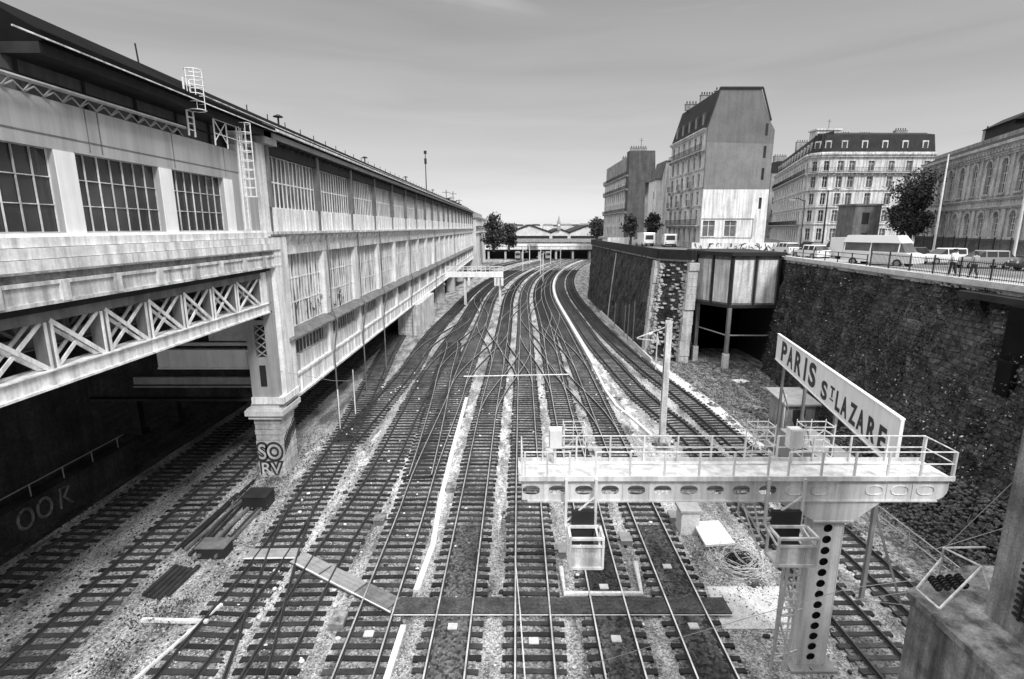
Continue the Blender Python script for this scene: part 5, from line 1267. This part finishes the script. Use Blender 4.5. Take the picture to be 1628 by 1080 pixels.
# --- stone school building on the right with arched windows
G6 = thing('arched_stone_building', (66,80,ST), 'grey stone building with tall arched windows and a heavy cornice at the right edge', 'building')
PB = [(76.5,101.5),(58.0,53.5)]
F, L = frame(PB[0], PB[1])
Ftest = F(0,1,0)
b = MB(); b.prism([F(.5,-.6,ST)[:2]+(ST,), F(L,-.6,ST)[:2]+(ST,), F(L,-18,ST)[:2]+(ST,), F(.5,-18,ST)[:2]+(ST,)], (0,0,16)); b.build('light_stop_core', 'stonedark', G6)  # core placed behind the arched front to stop light leaks
ncol = 11; cols = [2.6+4.55*i for i in range(ncol)]
rects = []
zc0, zc1, zu0, zu1 = 15.4, 17.9, 21.2, 24.8
for (z0, z1, w) in ((zc0, zc1, 1.7), (zu0, zu1, 1.8)):
    pr_ = None
    for u in cols:
        rects.append((u-w/2, u+w/2, z0, z1+w/2))
        if pr_ is None:
            p = MB(); arc = [F(u+w/2*math.cos(R(a)), -.3, z1+w/2*math.sin(R(a))) for a in range(0, 181, 20)]
            p.poly([F(u-w/2,-.3,z0), F(u+w/2,-.3,z0)]+arc); p.fbox(F,u-w/2,u+w/2,-.4,-.32,z0,z1+w/2); pr_ = p.build('arched_window', 'glass', G6)
            f = MB()
            for s in (-.33,0,.33): f.fbox(F, u+s*w-.05, u+s*w+.05, -.29, -.22, z0, z1+w*.35)
            for t in (.35,.7,1): f.fbox(F, u-w/2, u+w/2, -.29, -.23, z0+(z1-z0)*t-.05, z0+(z1-z0)*t+.04)
            f.build('frame', 'offwhite', pr_)
            s_ = MB()   # spandrels and moulded arch
            n = 8
            for sgn in (-1, 1):
                pts = [(u+sgn*w/2*math.cos(R(a)), z1+w/2*math.sin(R(a))) for a in range(0, 91, 15)]+[(u+sgn*.001, z1+w/2+.01),(u+sgn*w/2, z1+w/2+.01)]
                s_.prism([F(x,-.28,z) for x, z in pts], Vector(F(0,.275,0))-Vector(F(0,0,0)))
            for a in range(0, 180, 15):
                c0 = [F(u+rr*math.cos(R(t)), .0, z1+rr*math.sin(R(t))) for rr, t in ((w/2,a),(w/2+.35,a),(w/2+.35,a+14.6),(w/2,a+14.6))]; s_.prism(c0, Vector(F(0,.14,0))-Vector(F(0,0,0)))
            s_.fbox(F, u-w/2-.25, u+w/2+.25, .0, .25, z0-.3, z0-.02)
            s_.build('arch', 'ochre', pr_)
        else:
            partcopy(pr_, G6, Vector(F(u,0,0))-Vector(F(cols[0],0,0)))
b = MB(); openwall(b, F, L, ST, 27.0, rects, -.5, 0); b.build('wall', 'ochre', G6)
for z, h, o in ((14.7,.35,.25),(19.3,.4,.35),(20.4,.35,.3),(26.3,.5,.45)): cornice(G6, F, L, z, h, o, 'ochre', over=.0)
cornice(G6, F, L, 27.3, .9, 1.0, 'ochre', over=.1)
b = MB()
for i in range(int(L/.9)): b.fbox(F, i*.9, i*.9+.4, 0, .75, 26.55, 26.8)
b.build('dentil', 'ochre', G6)
for i in range(ncol+1):
    u = .3+4.55*i
    if u < L-.6:
        b = MB(); b.fbox(F, u-.35, u+.35, 0, .18, 20.8, 26.0); b.build('pilaster', 'ochre', G6)
        b = MB(); b.fbox(F, u-.4, u+.4, 0, .2, ST, 19.0); b.build('pilaster', 'ochre', G6)
b = MB(); b.hexa([F(-.2,.9,27.75), F(L,.9,27.75), F(L,-9,27.75), F(-.2,-9,27.75), F(1.5,-1.6,29.2), F(L,-1.6,29.2), F(L,-9,30.0), F(1.5,-9,30.0)]); b.build('roof', 'slate', G6)
b = MB(); b.fbox(F, 16, 25, -6, -2.0, 28.6, 31.2); b.prism([F(15.6,-1.6,31.2), F(15.6,-6.4,31.2), F(15.6,-4,32.6)], Vector(F(25.4,0,0))-Vector(F(15.6,0,0))); b.build('roof_pavilion', 'slate', G6)
b = MB(); b.fbox(F, 29, 40, -7, -2.0, 28.6, 32.6); b.prism([F(28.6,-1.6,32.6), F(28.6,-7.4,32.6), F(28.6,-4.4,34.2)], Vector(F(41,0,0))-Vector(F(28.6,0,0))); b.build('roof_pavilion', 'slate', G6)
for u in (12, 27, 43): c = F(u,-4,0); chimney(G6, c[0], c[1], 29.5, 1.6, .9, 2.2, 3)
# --- small grey lodge with a striped awning
lg = thing('street_lodge', (62,97,ST), 'small square grey lodge with a striped awning beside the dark tree', 'kiosk')
b = MB(); b.box(60.6,65.2,96,101,ST,20.4); b.box(60.4,65.4,95.8,101.2,20.4,20.7); b.build('wall', 'midgrey', lg)
b = MB(); b.box(62.0,63.2,95.95,96,17.2,19.2); b.box(62.2,63.2,95.9,96,ST,15.6); b.build('opening', 'black', lg)
b = MB()
for i in range(6): b.cur = i % 2; b.prism([(65.3+i*.42,95.6,20.0),(65.72+i*.42,95.6,20.0),(65.72+i*.42,93.6,17.4),(65.3+i*.42,93.6,17.4)], (0,0,.06))
b.build('awning', ['white', 'dark'], lg)
# ================= trees =================
def tree(name, x, y, z, h, rx, ry, n, seed, label, m='leaf', leafsize=.35, trunk_h=.3, shape=1.0):
    r = np.random.RandomState(seed); t = thing(name, (x,y,z), label, 'tree')
    b = MB(); tr = .09*rx+.05
    b.tube([(x,y,z),(x+.05*rx,y,z+h*.3),(x-.03*rx,y,z+h*.62),(x,y,z+h*.85)], [tr*1.4,tr,tr*.6,tr*.2], 7)
    cl = []
    for i in range(17):
        a = r.rand()*6.28; e = r.uniform(.2,1); cz = z+h*(trunk_h+(1-trunk_h)*(.08+.84*r.rand())); k = math.sin(math.pi*min(1,max(.12,(cz-z-h*trunk_h)/(h*(1-trunk_h)))))**.6
        c = (x+rx*.72*k*e*math.cos(a), y+ry*.72*k*e*math.sin(a), cz); cl.append((c, r.uniform(.28,.46)*rx*shape))
        b.tube([(x,y,z+h*r.uniform(.2,.5)), ((x+c[0])/2,(y+c[1])/2,z+(cz-z)*.75), c], [tr*.5,tr*.3,tr*.1], 5)
    b.build('trunk', 'bark', t)
    pts = []
    for i in range(n):
        c, rad = cl[r.randint(len(cl))]; d = r.normal(size=3); d /= np.linalg.norm(d); q = np.array(c)+d*rad*(r.rand()**.33)*np.array([1,1,.85])*(1+.25*r.normal()); pts.append(q)
    leaf_cloud('crown', pts, leafsize, m, t, seed=seed)
    return t
tree('street_tree', 67.8, 92, ST, 13.2, 3.3, 3.2, 13000, 3, 'big dark tree between the corner block and the arched stone building', leafsize=.21, trunk_h=.06, shape=1.6)
tree('street_tree', 22.9, 104, ST, 5.6, 1.6, 1.6, 1500, 5, 'left one of two small dark trees in front of the brick block', leafsize=.22, trunk_h=.35, shape=1.3)
tree('street_tree', 27.0, 104, ST, 6.0, 1.7, 1.7, 1500, 6, 'right one of two small dark trees in front of the brick block', leafsize=.22, trunk_h=.35, shape=1.3)
tree('broad_tree', -8.3, 240, 6, 16.5, 5.6, 4.5, 3000, 7, 'taller dark tree beside the far end of the depot', leafsize=.5, trunk_h=.1, shape=1.3)
tree('broad_tree', -1.5, 244, 6, 12.0, 4.6, 4, 2400, 8, 'lower dark tree right of the taller one at the far end of the depot', leafsize=.5, trunk_h=.1, shape=1.3)
tree('broad_tree', 44.5, 275, 10, 10.5, 6.5, 4, 2200, 9, 'dark tree at the far end of the bridge beside the wall', leafsize=.5, trunk_h=.05, shape=1.3)
# ================= far bridge, sheds and skyline =================
br = thing('road_bridge', (12,285,0), 'low white bridge crossing all the tracks in the distance', 'bridge')
b = MB(); b.box(-18,46,284,292,5.2,7.9); b.build('deck', 'white', br)
b = MB(); b.box(-18,46,283.7,283.98,7.0,8.3)
b.build('parapet', 'whiteclean', br)
b = MB(); b.box(-18,46,284.5,291,4.4,5.2); b.box(-30,62,293.2,293.8,0,8.5); b.build('underside', 'black', br)  # black back wall added to stand in for shade under the bridge
for i, x in enumerate((-13,-4,5,14,23,32,41)): b = MB(); b.box(x,x+1.0,285,291,0,4.4); b.build('pier', 'stone', br)
b = MB()
for i in range(8): b.box(8.2+i*.7,8.55+i*.7,283.6,283.7,5.4,8.1)
b.build('striped_panel', 'dark', br)
eb = MB(); eb.prism([(-120,294,0),(400,330,0),(400,900,0),(-120,900,0)], (0,0,8.6)); struct('terrain', eb, 'soil', 'higher ground beyond the bridge')
def shed(x0, xm, x1, z0, zm, y, lab, m='far', extra=None):
    t = thing('station_shed', (xm,y,8), lab, 'shed')
    b = MB(); b.prism([(x0,y,8.6),(x0,y,z0),(xm,y,zm),(x1,y,z0),(x1,y,8.6)], (0,60,0)); b.build('wall', m, t)
    b = MB()
    for dy in (-.6,):
        b.prism([(x0-.3,y+dy,z0),(xm,y+dy,zm),(x1+.3,y+dy,z0),(x1+.3,y+dy,z0+1.0),(xm,y+dy,zm+1.0),(x0-.3,y+dy,z0+1.0)], (0,61,0))
    b.build('roof', 'dark', t)
    b = MB(); b.box(x0+1,x1-1,y-.3,y-.05,8.7,10.6); b.build('opening', 'black', t)
shed(-1.5,13,28.8,12.6,18.0,400,'left large gabled station shed in the distance'); shed(29,35.4,42.3,12.4,15.2,400,'small middle gabled station shed carrying a little clock turret'); shed(42.6,56,70,12.4,17.6,400,'right large gabled station shed in the distance')
tw = thing('clock_turret', (34.6,399,15), 'little turret on the middle distant shed', 'turret')
b = MB(); b.box(33.4,35.8,398.2,401,15,20.2); b.tube([(34.6,399.5,20.2),(34.6,399.5,23),(34.6,399.5,25.5)], [1.5,.5,.05], 8); b.build('tower', 'grey', tw); b = MB(); b.tube([(34.6,398.1,18.4),(34.6,398.18,18.4)], .7, 12); b.build('clock_face', 'whiteclean', tw)
for i in range(15):
    x = -22+i*9.5+rnd.uniform(-1,1); y = 520+rnd.uniform(0,40); w = rnd.uniform(8,13); h = rnd.uniform(16.5,20.0)
    t = thing('distant_house', (x,y,8.6), ORD[i]+' from the left of the pale skyline houses behind the sheds', 'house', 'pale skyline houses behind the station sheds')
    b = MB(); b.box(x-w/2,x+w/2,y,y+12,8.6,h); b.build('wall', 'far', t); b = MB(); b.prism([(x-w/2-.3,y-.3,h),(x-w/2+1,y-.3,h+1.6),(x+w/2-1,y-.3,h+1.6),(x+w/2+.3,y-.3,h)], (0,12,0)); b.build('roof', 'zinc' if i % 2 else 'grey', t)
# train at the platform under the bridge
for i in range(2):
    t = thing('parked_train', (0+i*16,300,0), ('left','right')[i]+' pale train standing in the shade below the distant bridge', 'train')
    x = 3+i*16; b = MB(); b.box(x-1.4,x+1.4,279,283.5,.9,4.0); b.prism([(x-1.4,279,4.0),(x-.9,279,4.35),(x+.9,279,4.35),(x+1.4,279,4.0)], (0,4.5,0)); b.build('body', 'grey', t)
    b = MB(); b.box(x-1.1,x+1.1,278.9,279,2.4,3.5); b.build('windscreen', 'black', t); b = MB(); b.box(x-1.2,x+1.2,279.2,283.4,.1,.9); b.build('bogie', 'black', t)

# ================= street furniture =================
fe = thing('iron_fence', (30,45,ST), 'black iron fence along the pavement edge above the ivy wall', 'fence')
def tl_at(y):
    for (x0,y0),(x1,y1) in zip(tl, tl[1:]):
        if y <= y1: return x0+(x1-x0)*(y-y0)/(y1-y0)
    return tl[-1][0]
b = MB(); y = 20.0
while y < 45.5: b.bar((tl_at(y)+.15,y,13.38),(tl_at(y)+.15,y,14.55),.02); y += .17
for z in (13.5, 14.42): b.bar((tl_at(20)+.15,20,z),(tl_at(29.7)+.15,29.7,z),.045); b.bar((tl_at(29.7)+.15,29.7,z),(tl_at(45.5)+.15,45.5,z),.045)
b.build('bars', 'black', fe)
for i in range(11): y = 20+i*2.55; b = MB(); b.bar((tl_at(y)+.15,y,13.38),(tl_at(y)+.15,y,14.7),.075); b.build('post', 'black', fe)
fe = thing('iron_fence', (31,52,ST), 'low pedestrian rail along the pavement edge beside the minibus', 'fence')
b = MB()
for z in (13.9, 14.3): b.bar((tl_at(46)+.15,46,z),(tl_at(60.5)+.15,60.5,z),.05)
b.build('rail', 'black', fe)
for i in range(7): y = 46+i*2.4; b = MB(); b.bar((tl_at(y)+.15,y,13.38),(tl_at(y)+.15,y,14.35),.07); b.build('post', 'black', fe)
fe = thing('iron_fence', (46,54,ST), 'tall black railings in front of the arched stone building', 'fence')
FF, FLn = frame((64.5,86), (48.6,44)); b = MB()
for i in range(int(FLn/.24)): b.fbox(FF, i*.24, i*.24+.05, 0, .05, ST+.1, ST+2.1)
for z in (ST+.4, ST+1.8): b.fbox(FF, 0, FLn, -.01, .06, z, z+.08)
b.build('bars', 'black', fe)
for i in range(12): b = MB(); b.fbox(FF, i*FLn/12, i*FLn/12+.12, -.03, .09, ST, ST+2.3); b.build('post', 'black', fe)
def pole(x, y, h, lab, cat, m, r=.09, arms=True, name='street_lamp'):
    t = thing(name, (x,y,ST), lab, cat)
    b = MB(); b.tube([(x,y,ST),(x,y,ST+1),(x,y,ST+h)], [r*1.6,r,r*.6], 8); b.build('pole', m, t)
    if arms:
        for s in arms:
            b = MB(); b.tube([(x,y,ST+h-.2),(x+s*.8,y,ST+h+.15),(x+s*1.5,y,ST+h+.05)], .05, 6); a = b.build('arm', m, t)
            b = MB(); b.box(x+s*1.2-.0,x+s*1.9,y-.16,y+.16,ST+h-.12,ST+h+.06) if s > 0 else b.box(x-1.9,x-1.2,y-.16,y+.16,ST+h-.12,ST+h+.06); b.build('lamp_head', 'grey', a)
pole(39.0, 67.5, 7.9, 'tall dark street lamp with a double head in front of the corner block', 'street lamp', 'black', .12, (1,))
pole(31.0+2.3, 62, 6.5, 'thin dark street lamp near the cabin end of the coping', 'street lamp', 'black', .07, (-1,))
pole(53.5, 68.0, 12.2, 'pale flagpole rising beside the dark tree at the left of the arched stone building', 'flagpole', 'white', .13, None, 'flagpole')
pole(46.0, 49.0, 11.5, 'pale flagpole nearest the right edge', 'flagpole', 'white', .12, None, 'flagpole')
# ---------------- vehicles ----------------
def vehicle(name, x, y, rz, L, W, H, prof, roof, paint, label, cat, wr=.32, glass='glass', group=None):
    """prof: side outline of the lower body, roof: outline of the glazed cabin; x forward"""
    t = thing(name, (x,y,ST), label, cat, group); loc = Vector((x,y,ST)); c, s = math.cos(rz), math.sin(rz)
    q = lambda px, py, pz: (x+px*c-py*s, y+px*s+py*c, ST+pz)
    def solid(out, w0, w1=None, zt=None):
        b = MB(); n = len(out); Lf = [q(px, -(w0 if zt is None or pz < zt else w1), pz) for px, pz in out]; Rf = [q(px, (w0 if zt is None or pz < zt else w1), pz) for px, pz in out]
        b.poly(Lf[::-1]); b.poly(Rf)
        for i in range(n): b.poly([Lf[i], Lf[(i+1) % n], Rf[(i+1) % n], Rf[i]])
        return b
    solid(prof, W/2).build('body', paint, t)
    zmin = min(p[1] for p in roof); zmax = max(p[1] for p in roof)
    b = solid(roof, W/2-.06, W/2-.2, zmin+.05); g = b.build('cabin_glass', glass, t)
    top = [(px*.985, pz) for px, pz in roof if pz > zmax-.12]
    xs_ = [p[0] for p in top]; b = MB()
    bx0, bx1 = min(xs_)-.05, max(xs_)+.05
    b.hexa([q(bx0,-W/2+.17,zmax-.03),q(bx1,-W/2+.17,zmax-.03),q(bx1,W/2-.17,zmax-.03),q(bx0,W/2-.17,zmax-.03),q(bx0+.08,-W/2+.25,zmax+.05),q(bx1-.08,-W/2+.25,zmax+.05),q(bx1-.08,W/2-.25,zmax+.05),q(bx0+.08,W/2-.25,zmax+.05)])
    for px in (bx0+.1, (bx0+bx1)/2, bx1-.1):
        for sd_ in (-1, 1): b.bar(q(px, sd_*(W/2-.05), zmin), q(px, sd_*(W/2-.19), zmax), .07)
    b.build('roof', paint, t)
    for px in (L*.31, -L*.31):
        for sd_ in (-1, 1):
            b = MB(); b.tube([q(px, sd_*(W/2-.2), wr), q(px, sd_*(W/2+.01), wr)], wr, 14); w_ = b.build('wheel', 'tyre', t)
            b = MB(); b.tube([q(px, sd_*(W/2+.011), wr), q(px, sd_*(W/2+.02), wr)], wr*.6, 10); b.build('rim', 'grey', w_)
    for sd_ in (-1, 1):
        b = MB(); c0 = q(L/2+.005, sd_*W*.34, .68 if H < 1.8 else .85); b.tube([c0, q(L/2+.03, sd_*W*.34, .68 if H < 1.8 else .85)], .1, 8); b.build('headlight', 'whiteclean', t)
        b = MB(); b.tube([q(-L/2-.03, sd_*W*.38, .8), q(-L/2+.02, sd_*W*.38, .8)], .1, 6); b.build('tail_light', 'midgrey', t)
    if H > 2:
        b = MB(); b.hexa([q(-L/2-.02,-W*.36,1.25),q(-L/2-.02,W*.36,1.25),q(-L/2+.01,W*.36,1.25),q(-L/2+.01,-W*.36,1.25),q(-L/2-.02,-W*.34,H*.78),q(-L/2-.02,W*.34,H*.78),q(-L/2+.01,W*.34,H*.78),q(-L/2+.01,-W*.34,H*.78)]); b.build('rear_window', 'glass', t)
        b = MB(); b.hexa([q(-L/2-.03,-W*.45,.42),q(-L/2-.03,W*.45,.42),q(-L/2+.02,W*.45,.42),q(-L/2+.02,-W*.45,.42),q(-L/2-.08,-W*.45,.6),q(-L/2-.08,W*.45,.6),q(-L/2+.02,W*.45,.6),q(-L/2+.02,-W*.45,.6)]); b.build('bumper', 'dark', t)
    return t
def car(x, y, rz, paint, label):
    L = 4.2; h = L/2
    prof = [(-h,.35),(-h,.85),(-h+.15,.98),(h-1.15,.95),(h-.15,.78),(h,.6),(h,.3),(h*.62+.4,.28),(-h,.28)]
    roof = [(-h+.25,.96),(-h+.65,1.42),(.35,1.46),(1.0,.95)]
    return vehicle('parked_car', x, y, rz, L, 1.72, 1.46, prof, roof, paint, label, 'car', group='cars parked on the street')
mL = 5.6; h = mL/2
vehicle('minibus', 33.3, 48.2, R(-62), 6.0, 2.05, 2.7, [(-3,.4),(-3,1.35),(2.3,1.3),(2.85,1.15),(3,.8),(3,.38)], [(-2.95,1.34),(-2.9,2.05),(-2.8,2.12),(1.9,2.12),(2.4,1.28)], 'carwhite', 'white high roofed minibus standing beside the kerb above the ivy wall', 'minibus', .36, 'glassmid')
mb_ = [o for o in bpy.data.objects if o.name == 'minibus'][0]
b = MB(); c_, s_2 = math.cos(R(-62)), math.sin(R(-62)); qq = lambda px, py, pz: (33.3+px*c_-py*s_2, 48.2+px*s_2+py*c_, ST+pz)
b.hexa([qq(-2.95,-.95,2.08),qq(2.0,-.95,2.08),qq(2.0,.95,2.08),qq(-2.95,.95,2.08),qq(-2.7,-.8,2.72),qq(1.5,-.8,2.72),qq(1.5,.8,2.72),qq(-2.7,.8,2.72)]); b.build('raised_roof', 'carwhite', mb_)
car(39.5, 53.5, R(185), 'cardark', 'dark car right behind the white minibus')
car(41.0, 50.6, R(178), 'carwhite', 'white car between the dark car and the walking people')
car(40.3, 45.6, R(170), 'cargrey', 'grey car standing behind the black fence, right of the walking people')
car(42.5, 42.5, R(165), 'cardark', 'dark car nearest the right edge behind the fence')
car(38.5, 60.5, R(200), 'cardark', 'dark car half hidden by the minibus')
car(33.6, 60.2, R(100), 'carwhite', 'white car standing left of the dark street lamp')
car(36.8, 64.5, R(110), 'cargrey', 'grey car behind the dark street lamp')
car(35.5, 69.5, R(95), 'carwhite', 'white car near the end of the clad cabin')
car(41, 74, R(100), 'cardark', 'dark car in front of the corner block')
vehicle('delivery_van', 36.2, 58.0, R(105), 5.2, 1.95, 2.4, [(-2.6,.4),(-2.6,2.2),(-2.5,2.36),(1.2,2.36),(1.25,1.3),(2.4,1.15),(2.6,.8),(2.6,.38)], [(1.0,1.28),(1.05,2.3),(1.3,2.3),(2.0,1.2)], 'carwhite', 'white van left of the minibus', 'van', .33)
vehicle('delivery_van', 24.9, 101, R(95), 5.4, 2.1, 2.6, [(-2.7,.4),(-2.7,2.3),(-2.6,2.5),(1.2,2.5),(1.25,1.3),(2.5,1.15),(2.7,.8),(2.7,.38)], [(1.0,1.28),(1.05,2.3),(1.3,2.3),(2.1,1.2)], 'carwhite', 'white van parked under the two small dark trees', 'van', .33)
vehicle('delivery_van', 28.3, 97, R(80), 5.4, 2.1, 2.6, [(-2.7,.4),(-2.7,2.1),(-2.6,2.3),(1.2,2.3),(1.25,1.3),(2.5,1.15),(2.7,.8),(2.7,.38)], [(1.0,1.28),(1.05,2.1),(1.3,2.1),(2.1,1.2)], 'carwhite', 'white van right of the two small dark trees', 'van', .33)
# low scrawled wall in front of the tall block
lw = thing('low_wall', (30,78,ST), 'low white wall covered with dark scrawls in front of the tall block', 'wall')
b = MB(); b.box(25.5,37.5,76,76.3,ST,14.5); b.build('panel', 'white', lw)
b = MB()
for i in range(30):
    x = 26+rnd.random()*11; pts = [(x,75.97,13.5+rnd.random()*.7)]
    for j in range(4): pts.append((pts[-1][0]+rnd.uniform(-.2,.4), 75.97, min(14.4,max(13.3,pts[-1][2]+rnd.uniform(-.5,.5)))))
    b.tube(pts, .045, 4)
b.build('scrawl', 'ink', lw)
b = MB(); b.box(19.6,25,110,110.4,ST,14.6); tag(b.build('low_wall', 'white', origin=(22,110,ST)), 'white low wall behind the small dark trees', 'wall')
# ---------------- people ----------------
def person(x, y, rz, label, shirt, trousers, h=1.74, stride=.18, hem=.0):
    z0 = ST+.12; k = h/1.74
    t = thing('person', (x,y,z0), label, 'person'); c, s = math.cos(rz), math.sin(rz)
    q = lambda px, py, pz: (px*c-py*s)*1.0*k, lambda: 0
    def W(p): return ((p[0]*c-p[1]*s)*k, (p[0]*s+p[1]*c)*k, p[2]*k)
    def skin(name, V, E, Rr, m, parent, sub=2, root=0):
        me = bpy.data.meshes.new(name); me.from_pydata([W(v) for v in V], E, []); o = bpy.data.objects.new(name, me); COL.objects.link(o); o.parent = parent; ORG[o.name] = ORG[t.name]
        md = o.modifiers.new('skin', 'SKIN'); md.use_smooth_shade = True
        for i, r_ in enumerate(Rr): me.skin_vertices[0].data[i].radius = (r_[0]*k, r_[1]*k) if isinstance(r_, tuple) else (r_*k, r_*k)
        me.skin_vertices[0].data[root].use_root = True
        o.modifiers.new('sub', 'SUBSURF').levels = sub; o.modifiers['sub'].render_levels = sub; me.materials.append(M[m]); return o
    st = stride   # x is the walking direction, y to the left
    V = [(0,0,.95),(0,0,1.15),(0,0,1.38),(.01,0,1.50),(.02,0,1.58),(.03,0,1.66),(.03,0,1.72),
         (0,.10,.90),(st*.6,.10,.50),(st*.9,.10,.09),(st*1.3+.05,.11,.03),
         (0,-.10,.90),(-st*.2,-.10,.50),(-st*1.2,-.10,.12),(-st*1.2+.14,-.11,.04),
         (0,.17,1.42),(-.04,.23,1.15),(.06,.24,.92),(.09,.24,.83),(0,-.17,1.42),(.02,-.23,1.15),(.12,-.24,.93),(.15,-.24,.85),(.075,0,1.62)]
    E = [(0,1),(1,2),(2,3),(3,4),(4,5),(5,6),(0,7),(7,8),(8,9),(9,10),(0,11),(11,12),(12,13),(13,14),(2,15),(15,16),(16,17),(17,18),(2,19),(19,20),(20,21),(21,22),(5,23)]
    Rr = [(.13,.10),(.12,.09),(.14,.09),.055,.06,.095,.06,.085,.06,.042,.035,.085,.06,.042,.035,.055,.042,.032,.035,.055,.042,.032,.035,.03]
    body = skin('body', V, E, Rr, 'skin', t)
    for sgn, hv in ((1, 18), (-1, 22)):   # five fingers, each its own short chain, rooted in the palm
        hx, hy, hz = V[hv]
    Vs = [(0,0,.93-hem),(0,0,1.15),(0,0,1.40),(0,.17,1.42),(-.03,.22,1.2),(0,-.17,1.42),(.01,-.22,1.2),(0,0,1.47)]
    skin('shirt', Vs, [(0,1),(1,2),(2,3),(3,4),(2,5),(5,6),(2,7)], [(.22,.17),(.20,.15),(.20,.14),.095,.066,.078,.066,.07], shirt, t)
    Vt = [(0,0,.97),(0,.10,.88),(st*.6,.10,.50),(st*.9,.10,.13),(0,-.10,.88),(-st*.2,-.10,.50),(-st*1.15,-.10,.16)]
    skin('trousers', Vt, [(0,1),(1,2),(2,3),(0,4),(4,5),(5,6)], [(.145,.115),.10,.075,.062,.10,.075,.062], trousers, t)
    skin('hair', [(.0,0,1.66),(.01,0,1.74),(-.03,0,1.62)], [(0,1),(0,2)], [(.098,.098),.07,.07], 'hair', t)
    for dy, nm_ in ((.11, 'shoe'), (-.11, 'shoe')):
        bx_ = st*1.0+.06 if dy > 0 else -st*1.2+.08
        skin('shoe', [(bx_-.1,dy,.05),(bx_+.12,dy,.04)], [(0,1)], [.05,.045], 'cloth', t, 1)
    bm = bmesh.new()                    # fingers and thumb
    for sgn, hv in ((1, 18), (-1, 22)):
        hx, hy, hz = V[hv]
        for i, ln in enumerate((.075,.085,.08,.065)):
            fx_ = hx-.03+.02*i; p = [Vector(W((fx_,hy,hz))), Vector(W((fx_+.005,hy-.004*sgn,hz-ln*.6))), Vector(W((fx_+.0,hy-.02*sgn,hz-ln)))]
            for a, c_ in zip(p, p[1:]):
                g = bmesh.ops.create_cone(bm, cap_ends=True, segments=5, radius1=.009, radius2=.008, depth=(c_-a).length)
                d = (c_-a).normalized(); mt = Matrix.Translation((a+c_)/2) @ d.to_track_quat('Z', 'Y').to_matrix().to_4x4()
                bmesh.ops.transform(bm, matrix=mt, verts=g['verts'])
        a, c_ = Vector(W((hx+.03,hy,hz+.02))), Vector(W((hx+.055,hy-.01*sgn,hz-.03)))
        g = bmesh.ops.create_cone(bm, cap_ends=True, segments=5, radius1=.011, radius2=.009, depth=(c_-a).length); d = (c_-a).normalized()
        bmesh.ops.transform(bm, matrix=Matrix.Translation((a+c_)/2) @ d.to_track_quat('Z', 'Y').to_matrix().to_4x4(), verts=g['verts'])
    me = bpy.data.meshes.new('fingers'); bm.to_mesh(me); bm.free(); me.materials.append(M['skin']); o = bpy.data.objects.new('fingers', me); COL.objects.link(o); o.parent = t
    return t
person(30.1, 36.3, R(100), 'person in a loose white shirt and dark trousers walking by the black fence', 'shirt', 'cloth', 1.86, .16, .14)
person(30.6, 35.2, R(85), 'person in dark clothes and pale open top, walking just right of the one in white', 'cargrey', 'cloth', 1.72, .2)
person(36.4, 55.2, R(60), 'person in dark clothes standing among the cars left of the minibus', 'cloth', 'cloth', 1.75, .1)
